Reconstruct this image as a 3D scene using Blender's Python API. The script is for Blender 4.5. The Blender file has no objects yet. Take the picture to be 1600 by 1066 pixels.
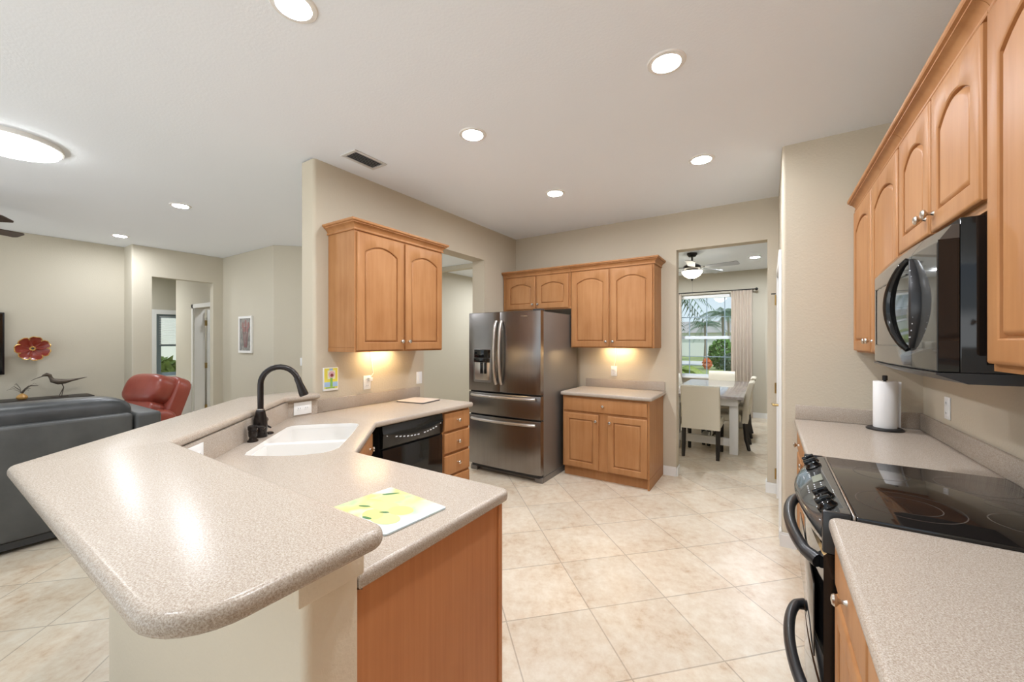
import bpy, bmesh, math, random
from mathutils import Vector, Matrix
random.seed(7)
S = bpy.context.scene
COL = S.collection
PI = math.pi
R = math.radians

# ------------------------------------------------------------------ camera, world, exposure
HC = 1.45
cam_d = bpy.data.cameras.new('camera')
cam = bpy.data.objects.new('camera', cam_d)
COL.objects.link(cam)
cam.location = (0, 0, HC)
cam.rotation_euler = (PI / 2, 0, R(32.87))
cam_d.sensor_width = 36
cam_d.lens = 36 * 619 / 1600
cam_d.shift_y = 1.5 / 1600
cam_d.clip_start = 0.02
cam_d.clip_end = 300
S.camera = cam

S.view_settings.view_transform = 'Standard'
S.view_settings.look = 'None'
S.view_settings.gamma = 1
S.view_settings.exposure = 0.55
S.view_settings.use_curve_mapping = False

w = bpy.data.worlds.new('sky')
S.world = w
w.use_nodes = True
nt = w.node_tree
bg = nt.nodes['Background']
tc = nt.nodes.new('ShaderNodeTexCoord')
sp = nt.nodes.new('ShaderNodeSeparateXYZ')
rp = nt.nodes.new('ShaderNodeValToRGB')
# sunlit ground below the horizon, hazy sky above it
rp.color_ramp.elements[0].position = 0.46
rp.color_ramp.elements[0].color = (0.96, 1.0, 1.03, 1)
rp.color_ramp.elements[1].position = 0.50
rp.color_ramp.elements[1].color = (0.36, 0.40, 0.43, 1)
e_ = rp.color_ramp.elements.new(0.75)
e_.color = (0.21, 0.28, 0.37, 1)
mr = nt.nodes.new('ShaderNodeMapRange')
mr.inputs[1].default_value = -1; mr.inputs[2].default_value = 1
nt.links.new(tc.outputs['Generated'], sp.inputs[0])
nt.links.new(sp.outputs['Z'], mr.inputs[0])
nt.links.new(mr.outputs[0], rp.inputs[0])
nt.links.new(rp.outputs[0], bg.inputs[0])
bg.inputs[1].default_value = 1.75

LAMP_E = 275.0        # recessed downlight lens emission
sun_d = bpy.data.lights.new('sun', 'SUN')
sun = bpy.data.objects.new('sun', sun_d)
COL.objects.link(sun)
sun_d.energy = 2.2
sun_d.angle = R(1.0)
sun_d.color = (1.0, 0.95, 0.86)
sun.rotation_euler = (0, R(38), R(-30))     # high, from the right and behind: lights the garden and the house across the street

# ------------------------------------------------------------------ materials
MATS = {}
def mat(name, col, rough=0.5, metal=0.0, spec=0.5, coat=0.0, emit=None, estr=0.0):
    m = bpy.data.materials.new(name)
    m.use_nodes = True
    b = m.node_tree.nodes['Principled BSDF']
    b.inputs['Base Color'].default_value = (*col, 1)
    b.inputs['Roughness'].default_value = rough
    b.inputs['Metallic'].default_value = metal
    b.inputs['Specular IOR Level'].default_value = spec
    b.inputs['Coat Weight'].default_value = coat
    b.inputs['Coat Roughness'].default_value = 0.08
    if emit:
        b.inputs['Emission Color'].default_value = (*emit, 1)
        b.inputs['Emission Strength'].default_value = estr
    MATS[name] = m
    return m
def nd(m, t, **kw):
    n = m.node_tree.nodes.new(t)
    for k, v in kw.items():
        if k in n.inputs: n.inputs[k].default_value = v
        else: setattr(n, k, v)
    return n
def lk(m, a, b): m.node_tree.links.new(a, b)
def bsdf(m): return m.node_tree.nodes['Principled BSDF']
def coords(m, scale=(1, 1, 1), rot=(0, 0, 0), loc=(0, 0, 0), kind='Object'):
    t = nd(m, 'ShaderNodeTexCoord')
    mp = nd(m, 'ShaderNodeMapping')
    mp.inputs['Scale'].default_value = scale
    mp.inputs['Rotation'].default_value = rot
    mp.inputs['Location'].default_value = loc
    lk(m, t.outputs[kind], mp.inputs[0])
    return mp.outputs[0]
def ramp(m, fac, stops):
    r = nd(m, 'ShaderNodeValToRGB')
    el = r.color_ramp.elements
    while len(el) < len(stops): el.new(0.5)
    for e, (p, c) in zip(el, stops):
        e.position = p; e.color = (*c, 1)
    lk(m, fac, r.inputs[0])
    return r.outputs[0]
def noise(m, vec, scale, detail=3, rough=0.5):
    n = nd(m, 'ShaderNodeTexNoise')
    n.inputs['Scale'].default_value = scale
    n.inputs['Detail'].default_value = detail
    n.inputs['Roughness'].default_value = rough
    lk(m, vec, n.inputs['Vector'])
    return n.outputs['Fac']
def bump(m, h, strength=0.2, dist=0.004):
    b = nd(m, 'ShaderNodeBump')
    b.inputs['Strength'].default_value = strength
    b.inputs['Distance'].default_value = dist
    lk(m, h, b.inputs['Height'])
    lk(m, b.outputs[0], bsdf(m).inputs['Normal'])
def basecol(m, c): lk(m, c, bsdf(m).inputs['Base Color'])

def wall_mat(name, col, strength=0.35):
    m = mat(name, col, 0.75, spec=0.25)
    bump(m, noise(m, coords(m), 75, 3), strength, 0.004)
    return m
M_wall = wall_mat('wall paint', (0.56, 0.495, 0.385))
M_wall2 = wall_mat('living wall paint', (0.56, 0.515, 0.415))
M_pony = wall_mat('light-lifted wall paint', (0.74, 0.65, 0.51))  # same wall paint, lightened in colour to stand in for foreground light
M_ceil = wall_mat('ceiling paint', (0.84, 0.88, 0.925), 0.2)
M_white = mat('white trim paint', (0.80, 0.79, 0.76), 0.4)
M_plate = mat('white plastic', (0.85, 0.85, 0.83), 0.35)
M_slot = mat('outlet slots', (0.10, 0.10, 0.10), 0.6)

def wood_mat(name, dark, mid, light, sc=(14, 14, 1.1)):
    m = mat(name, mid, 0.45, spec=0.22)
    v = coords(m, sc)
    n1 = noise(m, v, 1.6, 5, 0.6)
    n2 = noise(m, coords(m, (3, 3, 2.2)), 1.3, 3)
    a = nd(m, 'ShaderNodeMath', operation='ADD'); lk(m, n1, a.inputs[0]); lk(m, n2, a.inputs[1])
    h = nd(m, 'ShaderNodeMath', operation='MULTIPLY'); lk(m, a.outputs[0], h.inputs[0]); h.inputs[1].default_value = 0.5
    basecol(m, ramp(m, h.outputs[0], [(0.32, dark), (0.5, mid), (0.68, light)]))
    bump(m, n1, 0.05, 0.001)
    return m
M_wood = wood_mat('maple wood', (0.335, 0.145, 0.051), (0.40, 0.188, 0.073), (0.455, 0.228, 0.095))
M_veneer = wood_mat('cherry veneer panel', (0.48, 0.185, 0.070), (0.545, 0.225, 0.087), (0.60, 0.265, 0.108), (40, 40, 1.0))

def stone_mat(name, c0, c1, c2, rough=0.25):
    m = mat(name, c1, rough, spec=0.22)
    n1 = noise(m, coords(m), 520, 1, 0.5)
    n2 = noise(m, coords(m, (1.1, 0.95, 1)), 300, 2, 0.5)
    a = nd(m, 'ShaderNodeMath', operation='MULTIPLY_ADD'); lk(m, n2, a.inputs[0]); a.inputs[1].default_value = 0.5; a.inputs[2].default_value = 0.0
    h = nd(m, 'ShaderNodeMath', operation='MULTIPLY_ADD'); lk(m, n1, h.inputs[0]); h.inputs[1].default_value = 0.5; lk(m, a.outputs[0], h.inputs[2])
    basecol(m, ramp(m, h.outputs[0], [(0.34, c0), (0.50, c1), (0.64, c2)]))
    return m
M_stone = stone_mat('speckled solid surface', (0.30, 0.235, 0.18), (0.43, 0.365, 0.298), (0.545, 0.485, 0.415))

def floor_mat():
    m = mat('travertine tile', (0.6, 0.5, 0.38), 0.33, spec=0.4)
    v = coords(m, (1, 1, 1), (0, 0, -PI / 4), (-0.4031, -0.1768, 0))
    br = nd(m, 'ShaderNodeTexBrick')
    br.offset = 0.0; br.squash = 1.0
    br.inputs['Scale'].default_value = 1.0
    br.inputs['Mortar Size'].default_value = 0.0035
    br.inputs['Mortar Smooth'].default_value = 0.1
    br.inputs['Bias'].default_value = 0.0
    br.inputs['Brick Width'].default_value = 0.4596
    br.inputs['Row Height'].default_value = 0.4596
    br.inputs['Color1'].default_value = (0.95, 0.95, 0.95, 1)
    br.inputs['Color2'].default_value = (1.06, 1.05, 1.04, 1)
    br.inputs['Mortar'].default_value = (0.66, 0.64, 0.62, 1)
    lk(m, v, br.inputs['Vector'])
    c1 = noise(m, coords(m, (1, 1, 1), (0, 0, 0.4)), 3.2, 8, 0.65)
    c2 = noise(m, coords(m, (1, 1, 1), (0, 0, 1.1)), 17, 6, 0.7)
    a = nd(m, 'ShaderNodeMath', operation='ADD'); lk(m, c1, a.inputs[0]); lk(m, c2, a.inputs[1])
    h = nd(m, 'ShaderNodeMath', operation='MULTIPLY'); lk(m, a.outputs[0], h.inputs[0]); h.inputs[1].default_value = 0.5
    colr = ramp(m, h.outputs[0], [(0.35, (0.50, 0.36, 0.235)), (0.455, (0.62, 0.515, 0.385)), (0.58, (0.69, 0.615, 0.495)), (0.70, (0.74, 0.68, 0.575))])
    mx = nd(m, 'ShaderNodeMix', data_type='RGBA', blend_type='MULTIPLY')
    mx.inputs[0].default_value = 1.0
    lk(m, colr, mx.inputs[6]); lk(m, br.outputs['Color'], mx.inputs[7])
    basecol(m, mx.outputs[2])
    return m
M_floor = floor_mat()

def steel_mat(name, col, rough=0.3, vert=True):
    m = mat(name, col, rough, 1.0)
    n = noise(m, coords(m, (2, 2, 260) if not vert else (260, 260, 1.5)), 1.0, 2)
    b = ramp(m, n, [(0.3, tuple(x * 0.92 for x in col)), (0.7, tuple(min(1, x * 1.08) for x in col))])
    basecol(m, b)
    return m
M_steel = steel_mat('brushed dark steel', (0.275, 0.258, 0.245), 0.27)
M_steelside = mat('grey painted steel', (0.23, 0.215, 0.20), 0.38, 0.55)
M_handle = steel_mat('satin steel', (0.60, 0.56, 0.52), 0.28)
M_nickel = mat('brushed nickel', (0.58, 0.54, 0.48), 0.27, 1.0)
M_brass = mat('aged brass', (0.46, 0.32, 0.13), 0.35, 1.0)
M_black = mat('black gloss', (0.006, 0.006, 0.006), 0.07, spec=0.5)
M_glassblk = mat('black ceramic glass', (0.012, 0.010, 0.009), 0.05, spec=0.6)
M_ringmk = mat('burner ring print', (0.075, 0.065, 0.06), 0.10)
M_panelglass = mat('smoked mirror glass', (0.09, 0.09, 0.085), 0.05, 0.35, 0.6)
M_satinblk = mat('satin black', (0.02, 0.02, 0.021), 0.32)
M_bronze = mat('oil rubbed bronze', (0.022, 0.017, 0.015), 0.25, 0.45)
M_rubber = mat('dark plastic', (0.03, 0.03, 0.03), 0.6)
M_sink = mat('white acrylic', (0.80, 0.775, 0.73), 0.22)
M_mark = mat('pale key print', (0.62, 0.64, 0.66), 0.5)
M_display = mat('grey green display', (0.19, 0.19, 0.13), 0.2)
M_paper = mat('paper towel', (0.84, 0.83, 0.81), 0.9)
M_cream = mat('cream leather', (0.70, 0.64, 0.51), 0.42)
M_darkwood = mat('black stained wood', (0.018, 0.014, 0.012), 0.4)
M_tablewhite = mat('whitewashed wood', (0.70, 0.68, 0.64), 0.45)
def tabletop_mat():
    m = mat('grey plank top', (0.30, 0.26, 0.24), 0.16, spec=0.6, coat=0.5)
    n = noise(m, coords(m, (12, 1, 12)), 1.2, 4)
    basecol(m, ramp(m, n, [(0.3, (0.24, 0.20, 0.18)), (0.7, (0.40, 0.36, 0.34))]))
    return m
M_tabletop = tabletop_mat()
def leather(name, c0, c1, rough):
    m = mat(name, c1, rough, spec=0.5)
    basecol(m, ramp(m, noise(m, coords(m), 5, 4), [(0.3, c0), (0.7, c1)]))
    bump(m, noise(m, coords(m), 30, 4), 0.25, 0.006)
    return m
M_sofa = leather('charcoal leather', (0.032, 0.035, 0.037), (0.060, 0.063, 0.065), 0.38)
M_sofaback = leather('slate leather', (0.060, 0.062, 0.061), (0.088, 0.090, 0.088), 0.48)
M_red = leather('oxblood leather', (0.23, 0.042, 0.026), (0.31, 0.066, 0.042), 0.34)
M_linen = mat('linen curtain', (0.56, 0.48, 0.39), 0.9)
M_petal = mat('red glaze', (0.24, 0.028, 0.014), 0.25)
M_gold = mat('gold edge', (0.62, 0.36, 0.10), 0.35, 0.6)
M_birdm = mat('weathered bronze', (0.11, 0.088, 0.068), 0.45, 0.5)
M_amber = mat('amber gourd', (0.55, 0.30, 0.09), 0.4)
M_lens = mat('lamp lens', (1, 1, 1), 0.5, emit=(0.965, 1.0, 1.07), estr=LAMP_E)
M_lens2 = mat('bright lamp lens', (1, 1, 1), 0.5, emit=(0.94, 1.0, 1.08), estr=LAMP_E * 2.7)
M_flush = mat('flush light diffuser', (1, 1, 1), 0.5, emit=(0.97, 1.0, 1.0), estr=13)
M_bowl = mat('frosted glass bowl', (1, 0.95, 0.85), 0.4, emit=(1.0, 0.92, 0.72), estr=7)
M_uclens = mat('warm cabinet light lens', (1, 0.9, 0.7), 0.4, emit=(1.0, 0.72, 0.40), estr=55)
M_fanblade = mat('pale fan blade', (0.48, 0.50, 0.56), 0.4)
M_fandark = mat('dark fan blade', (0.05, 0.03, 0.022), 0.35)
M_iron = mat('dark iron', (0.028, 0.025, 0.024), 0.45, 0.4)
M_vent = mat('vent grey', (0.62, 0.61, 0.59), 0.45)
M_ventin = mat('vent slat', (0.40, 0.41, 0.42), 0.5)
M_tvblk = mat('tv black', (0.008, 0.008, 0.009), 0.2)
M_grass = mat('lawn grass', (0.27, 0.34, 0.10), 0.9)
basecol(M_grass, ramp(M_grass, noise(M_grass, coords(M_grass), 1.5, 6), [(0.3, (0.22, 0.30, 0.08)), (0.7, (0.42, 0.42, 0.18))]))
M_leaf = mat('green leaf', (0.12, 0.26, 0.045), 0.6)
M_leaf2 = mat('yellow green leaf', (0.33, 0.42, 0.08), 0.6)
M_palm = mat('palm leaf', (0.10, 0.17, 0.10), 0.6)
M_trunk = mat('palm trunk', (0.30, 0.25, 0.20), 0.9)
M_road = mat('pale concrete', (0.60, 0.58, 0.55), 0.9)
M_stucco = mat('pale stucco', (0.80, 0.78, 0.75), 0.9)
M_roof = mat('grey roof', (0.40, 0.37, 0.35), 0.9)
M_bark = mat('mulch', (0.16, 0.10, 0.07), 0.95)
M_orange = mat('orange petals', (0.75, 0.20, 0.05), 0.6)
M_winframe = mat('white vinyl', (0.72, 0.76, 0.80), 0.4)
M_muntin = mat('grey muntin', (0.28, 0.36, 0.42), 0.4)
M_blind = mat('white blind slat', (0.82, 0.82, 0.80), 0.5)
def glass_mat():
    m = bpy.data.materials.new('window glass'); m.use_nodes = True
    n = m.node_tree
    for x in list(n.nodes): n.nodes.remove(x)
    o = n.nodes.new('ShaderNodeOutputMaterial')
    t = n.nodes.new('ShaderNodeBsdfTransparent'); t.inputs[0].default_value = (0.95, 0.98, 0.98, 1)
    g = n.nodes.new('ShaderNodeBsdfGlossy'); g.inputs['Roughness'].default_value = 0.02
    x = n.nodes.new('ShaderNodeMixShader')
    x.inputs[0].default_value = 0.06
    n.links.new(t.outputs[0], x.inputs[1]); n.links.new(g.outputs[0], x.inputs[2]); n.links.new(x.outputs[0], o.inputs[0])
    return m
M_glass = glass_mat()

# ------------------------------------------------------------------ mesh helpers
class MB:
    def __init__(s): s.bm = bmesh.new(); s.M = Matrix()
    def v(s, p): return s.bm.verts.new(s.M @ Vector(p))
    def box(s, x0, x1, y0, y1, z0, z1, bev=0, seg=2, axis=None):
        vs = [s.v((x, y, z)) for z in (z0, z1) for y in (y0, y1) for x in (x0, x1)]
        F = [(0, 2, 3, 1), (4, 5, 7, 6), (0, 1, 5, 4), (2, 6, 7, 3), (0, 4, 6, 2), (1, 3, 7, 5)]
        fs = [s.bm.faces.new([vs[i] for i in f]) for f in F]
        if bev:
            es = list({e for f in fs for e in f.edges})
            if axis is not None:
                es = [e for e in es if abs((e.verts[0].co - e.verts[1].co).normalized()[axis]) > 0.99]
            bmesh.ops.bevel(s.bm, geom=es, offset=bev, segments=seg, affect='EDGES', profile=0.5)
        return s
    def loops(s, Ls, cap0=True, cap1=True, closed=True):
        rows = [[s.v(p) for p in L] for L in Ls]
        n = len(rows[0])
        for a, b in zip(rows, rows[1:]):
            for i in range(n if closed else n - 1):
                j = (i + 1) % n
                try: s.bm.faces.new((a[i], a[j], b[j], b[i]))
                except ValueError: pass
        if cap0: s.bm.faces.new(list(reversed(rows[0])))
        if cap1: s.bm.faces.new(rows[-1])
        return s
    def lathe(s, prof, c=(0, 0, 0), axis='z', n=24, caps=True):
        Ls = []
        for r, h in prof:
            L = []
            for i in range(n):
                a = 2 * PI * i / n
                p = (r * math.cos(a), r * math.sin(a), h)
                if axis == 'y': p = (p[0], p[2], -p[1])
                elif axis == 'x': p = (p[2], p[0], p[1])
                L.append((p[0] + c[0], p[1] + c[1], p[2] + c[2]))
            Ls.append(L)
        return s.loops(Ls, caps, caps)
    def tube(s, pts, r, n=10, caps=True, flat=1.0):
        pts = [Vector(p) for p in pts]
        rs = r if isinstance(r, (list, tuple)) else [r] * len(pts)
        up = None; Ls = []
        for i, p in enumerate(pts):
            t = (pts[min(i + 1, len(pts) - 1)] - pts[max(i - 1, 0)]).normalized()
            if up is None:
                up = Vector((0, 0, 1)) if abs(t.z) < 0.9 else Vector((1, 0, 0))
            up = (up - t * up.dot(t)).normalized()
            sd = t.cross(up)
            Ls.append([p + (up * math.sin(a) * flat + sd * math.cos(a)) * rs[i] for a in [2 * PI * k / n for k in range(n)]])
        return s.loops(Ls, caps, caps)
    def prism(s, poly, z0, z1, r=0, holes=(), seg=4):
        """vertical slab of a plan polygon (ccw); r rounds its top and bottom edges; holes are plan loops"""
        if r:
            prof = [(r * (1 - math.cos(a)), r * (1 - math.sin(a))) for a in [PI / 2 * k / seg for k in range(seg + 1)]]
            # (inset, height from edge)
            rows = [(r - r * math.cos(a), z0 + r - r * math.sin(a)) for a in [PI / 2 * (1 - k / seg) for k in range(seg + 1)]]
            rows += [(r - r * math.cos(a), z1 - r + r * math.sin(a)) for a in [PI / 2 * k / seg for k in range(seg + 1)]]
        else:
            rows = [(0, z0), (0, z1)]
        Ls = []
        for d, z in rows:
            q = offset_poly(poly, d)
            Ls.append([s.v((x, y, z)) for x, y in q])
        n = len(poly)
        for a, b in zip(Ls, Ls[1:]):
            for i in range(n):
                j = (i + 1) % n
                s.bm.faces.new((a[i], a[j], b[j], b[i]))
        H0, H1 = [], []
        for h in holes:
            a = [s.v((x, y, z0)) for x, y in h]; b = [s.v((x, y, z1)) for x, y in h]
            for i in range(len(h)):
                j = (i + 1) % len(h)
                s.bm.faces.new((a[j], a[i], b[i], b[j]))
            H0.append(a); H1.append(b)
        for lo, hs in ((Ls[0], H0), (Ls[-1], H1)):
            es = []
            for L in [lo] + hs:
                for i in range(len(L)):
                    e = s.bm.edges.get((L[i], L[(i + 1) % len(L)])) or s.bm.edges.new((L[i], L[(i + 1) % len(L)]))
                    es.append(e)
            bmesh.ops.triangle_fill(s.bm, edges=es, use_beauty=True)
        bmesh.ops.recalc_face_normals(s.bm, faces=s.bm.faces[:])
        return s
    def pillow(s, c, size, e1=0.35, e2=0.35, n=24, rot=None):
        def f(t, e): return math.copysign(abs(t) ** e, t)
        Ls = []
        for i in range(n // 2 + 1):
            ph = -PI / 2 + PI * i / (n // 2)
            ph = max(-PI / 2 + 0.02, min(PI / 2 - 0.02, ph))
            L = []
            for k in range(n):
                th = 2 * PI * k / n
                p = Vector((size[0] / 2 * f(math.cos(ph), e1) * f(math.cos(th), e2),
                            size[1] / 2 * f(math.cos(ph), e1) * f(math.sin(th), e2),
                            size[2] / 2 * f(math.sin(ph), e1)))
                if rot: p = rot @ p
                L.append(p + Vector(c))
            Ls.append(L)
        return s.loops(Ls)
    def build(s, name, m, parent=None, smooth=True, ang=35):
        me = bpy.data.meshes.new(name)
        bmesh.ops.recalc_face_normals(s.bm, faces=s.bm.faces[:])
        s.bm.to_mesh(me); s.bm.free()
        for x in (m if isinstance(m, (list, tuple)) else [m]): me.materials.append(x)
        if smooth:
            me.polygons.foreach_set('use_smooth', [True] * len(me.polygons))
            try: me.set_sharp_from_angle(angle=R(ang))
            except Exception: pass
        o = bpy.data.objects.new(name, me)
        COL.objects.link(o)
        if parent: o.parent = parent
        return o

def offset_poly(poly, d):
    if not d: return list(poly)
    n = len(poly); out = []
    for i in range(n):
        p0, p1, p2 = Vector(poly[i - 1]), Vector(poly[i]), Vector(poly[(i + 1) % n])
        a = (p1 - p0).normalized(); b = (p2 - p1).normalized()
        n1 = Vector((-a.y, a.x)); n2 = Vector((-b.y, b.x))
        k = 1 + n1.dot(n2)
        m = (n1 + n2) / max(k, 0.3)
        q = p1 + m * d
        out.append((q.x, q.y))
    return out
def fillet(poly, rad, seg=6):
    n = len(poly); out = []
    for i in range(n):
        r = rad[i] if isinstance(rad, (list, tuple)) else rad
        p0, p1, p2 = Vector(poly[i - 1]), Vector(poly[i]), Vector(poly[(i + 1) % n])
        if r <= 0: out.append((p1.x, p1.y)); continue
        a = (p0 - p1).normalized(); b = (p2 - p1).normalized()
        ang = a.angle(b); t = r / math.tan(ang / 2)
        s0 = p1 + a * t; s1 = p1 + b * t
        c = p1 + (a + b).normalized() * (r / math.sin(ang / 2))
        v0 = s0 - c; v1 = s1 - c
        tot = v0.angle(v1); sg = 1 if v0.x * v1.y - v0.y * v1.x > 0 else -1
        for k in range(seg + 1):
            q = c + Matrix.Rotation(sg * tot * k / seg, 2) @ v0
            out.append((q.x, q.y))
    return out

def thing(name, label, cat, loc=(0, 0, 0), rz=0, group=None):
    o = bpy.data.objects.new(name, None)
    COL.objects.link(o)
    o.empty_display_size = 0.1
    o.location = loc; o.rotation_euler = (0, 0, rz)
    o['label'] = label; o['category'] = cat
    if group: o['group'] = group
    return o
def tag(o, label, cat, group=None, kind=None):
    o['label'] = label; o['category'] = cat
    if group: o['group'] = group
    if kind: o['kind'] = kind
    return o
def struct(mb, name, m, label=None, cat=None, parent=None, **kw):
    o = mb.build(name, m, parent, **kw)
    if parent is None:
        o['kind'] = 'structure'
        if label: o['label'] = label
        if cat: o['category'] = cat
    return o
def dup(root, label, loc=None, rz=None, group=None):
    r = root.copy(); COL.objects.link(r)
    r['label'] = label
    if loc is not None: r.location = loc
    if rz is not None: r.rotation_euler = (0, 0, rz)
    if group: r['group'] = group
    for ch in list(root.children):
        c = ch.copy(); COL.objects.link(c); c.parent = r
        for g in list(ch.children):
            q = g.copy(); COL.objects.link(q); q.parent = c
    return r

# ------------------------------------------------------------------ room shell
H = 2.84
DZ = 2.44
struct(MB().box(-14, 6, -2.6, 9.02, -0.12, 0), 'floor', M_floor, 'beige travertine tile floor laid on the diagonal', 'floor', smooth=False)
cb = MB()
cb.box(-2.88, 2.5, -2.6, 9.02, H, H + 0.15)
cb.box(-14, -2.88, -2.6, 9.02, H + 0.012, H + 0.15)
cb.box(-14, -2.88, -2.6, 9.02, H + 0.15, H + 0.3)
cb.box(-2.88, 6, -2.6, 9.02, H + 0.15, H + 0.3)
struct(cb, 'ceiling', M_ceil, 'smooth off-white ceiling over kitchen and living room', 'ceiling', smooth=False)

# back wall with the dining doorway
b = MB()
b.box(-2.88, -0.83, 4.55, 4.68, 0, H); b.box(-0.83, -0.005, 4.55, 4.68, DZ, H); b.box(-0.005, 2.4, 4.55, 4.68, 0, H)
struct(b, 'wall_back', M_wall, 'beige textured wall behind fridge and back cabinets', 'wall', smooth=False)
# left wall with the open passage, rounded free end
b = MB()
b.prism(fillet([(-2.88, 2.84), (-3.06, 2.84), (-3.06, 1.70), (-2.88, 1.70)], [0, 0, 0.025, 0.025], 5), 0, H); b.box(-3.06, -2.88, 3.84, 9.0, 0, H); b.box(-3.06, -2.88, 2.84, 3.84, DZ, H)
struct(b, 'wall_left', M_wall, 'beige kitchen wall carrying the pair-door cabinet left of the fridge', 'wall')
# right wall, pantry wall block
struct(MB().box(0.80, 0.92, -2.6, 3.41, 0, H), 'wall_right', M_wall, 'beige wall behind range and microwave', 'wall', smooth=False)
b = MB()
b.prism(fillet([(0.92, 3.41), (0.92, 3.53), (0.20, 3.53), (0.20, 3.60), (0.085, 3.60), (0.085, 3.41)], [0, 0, 0, 0, 0, 0.022], 5), 0, H)
b.box(0.085, 0.20, 4.42, 4.55, 0, H); b.box(0.085, 0.20, 3.60, 4.42, 2.06, H)
b.box(0.92, 1.0, 3.41, 4.55, 0, H)
struct(b, 'wall_pantry', M_wall, 'beige textured pantry wall at the end of the right counter', 'wall')
# living room walls
struct(MB().box(-8.15, -8.0, -2.6, 1.81, 0, H + .01), 'wall_living', M_wall2, 'pale cream living room wall with red flower', 'wall', smooth=False)
b = MB()
b.prism(fillet([(-7.65, 1.81), (-7.65, 2.03), (-7.77, 2.03), (-7.77, 1.93), (-8.15, 1.93), (-8.15, 1.81)], [0.02, 0, 0, 0, 0, 0], 5), 0, H + .01); b.box(-7.77, -7.65, 2.80, 2.94, 0, H + .01); b.box(-7.77, -7.65, 2.03, 2.80, 2.42, H + .01)
struct(b, 'wall_hallway', M_wall2, 'pale cream wall with square hallway opening', 'wall')
b = MB()
b.prism([(-7.65, 2.94), (-6.0, 2.94), (-5.4, 3.54), (-5.4, 9.0), (-5.52, 9.0), (-5.52, 3.60), (-6.05, 3.06), (-7.65, 3.06)], 0, H + .01)
struct(b, 'wall_foyer', M_wall2, 'pale cream wall carrying the narrow flower picture', 'wall', smooth=False)
struct(MB().box(-5.39, -3.07, 5.53, 5.65, H - 0.065, H + .01), 'trim_1', M_wall2, 'shallow dropped beam across the foyer ceiling', 'trim', smooth=False)
# hallway beyond
b = MB()
b.box(-8.73 + 0.86, -7.77, 2.9, 3.06, 0, H); b.box(-9.59, -8.73, 2.9, 3.06, 0, H); b.box(-8.73, -7.87, 2.9, 3.06, 2.06, H)
struct(b, 'wall_hall_side', M_wall2, 'cream side wall inside the hallway', 'wall', smooth=False)
b = MB()
b.box(-10.72, -10.6, 0.6, 2.88, 0, H); b.box(-10.72, -10.6, 2.88, 4.2, 2.03, H); b.box(-10.72, -10.6, 3.75, 4.2, 0, 2.03)
b.box(-10.72, -10.6, 2.88, 3.75, 0, 0.74)
struct(b, 'wall_hall_end', M_wall2, 'cream end wall of the hallway', 'wall', smooth=False)
struct(MB().box(-10.6, -8.15, 0.5, 0.62, 0, H), 'wall_hall_far', M_wall2, 'cream far side wall of the hallway', 'wall', smooth=False)
struct(MB().box(-9.48, -7.75, 4.2, 4.3, 0, H).box(-9.59, -9.48, 3.061, 4.3, 0, H), 'wall_bedroom', M_wall2, 'cream wall inside the room off the hallway', 'wall', smooth=False)
# dining room walls
WX0, WX1, WZ0, WZ1, WY = -1.70, -0.40, 0.74, 2.40, 8.90
b = MB()
b.box(-2.88, WX0, WY, WY + .12, 0, H); b.box(WX1, 2.4, WY, WY + .12, 0, H); b.box(WX0, WX1, WY, WY + .12, 0, WZ0); b.box(WX0, WX1, WY, WY + .12, WZ1, H)
struct(b, 'wall_dining', M_wall2, 'cream dining room wall around the garden window', 'wall', smooth=False)
struct(MB().box(2.3, 2.4, 4.68, 8.9, 0, H), 'wall_dining_side', M_wall2, 'cream right side wall of the dining room', 'wall', smooth=False)
struct(MB().box(-5.4, -3.06, 8.9, 9.0, 0, H), 'wall_foyer_end', M_wall2, 'cream end wall of the foyer', 'wall', smooth=False)

# peninsula half wall
PON = [(-0.791, 0.446), (-0.791, 0.572), (-1.966, 0.572), (-2.862, 1.468), (-2.862, 1.698), (-3.03, 1.698), (-3.03, 1.306), (-2.17, 0.446)]
struct(MB().prism(fillet(PON, [0.02, 0.004, 0, 0, 0, 0, 0.02, 0.02], 4), 0, 1.03), 'wall_peninsula', M_pony, 'cream textured half wall under the raised bar', 'wall')
b = MB()
b.box(-0.7905, -0.768, 0.422, 0.5735, 0.925, 1.0295, 0.005); b.box(-2.14, -0.791, 0.424, 0.4455, 0.925, 1.0295, 0.005)
struct(b, 'trim_2', M_pony, 'painted wood trim under the raised bar', 'trim')

# baseboards
def bboard(mb, x0, x1, y0, y1):
    mb.box(x0, x1, y0, y1, 0, 0.085); 
    dx = 0.004 if x1 - x0 < y1 - y0 else 0; dy = 0 if dx else 0.004
    mb.box(x0 + dx, x1 - dx, y0 + dy, y1 - dy, 0.085, 0.10)
b = MB(); bboard(b, -0.963, -0.83, 4.535, 4.549); bboard(b, -0.829, -0.815, 4.5495, 4.68)
struct(b, 'baseboard_back', M_white, 'white baseboard between back cabinet and dining doorway', 'baseboard', smooth=False)
b = MB(); bboard(b, -0.02, 0.084, 4.535, 4.549); bboard(b, -0.0195, -0.006, 4.5495, 4.68)
struct(b, 'baseboard_doorway', M_white, 'white baseboard right of the dining doorway', 'baseboard', smooth=False)
b = MB(); bboard(b, 0.07, 0.084, 3.40, 3.50); bboard(b, 0.07, 0.17, 3.395, 3.409)
struct(b, 'baseboard_pantry', M_white, 'white baseboard at the pantry wall corner', 'baseboard', smooth=False)
b = MB(); bboard(b, -2.8, WX0 - .2, WY - .014, WY - .001); bboard(b, WX0 - .2, 2.2, WY - .014, WY - .001)
struct(b, 'baseboard_dining', M_white, 'white baseboard below the dining window', 'baseboard', smooth=False)

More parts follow.
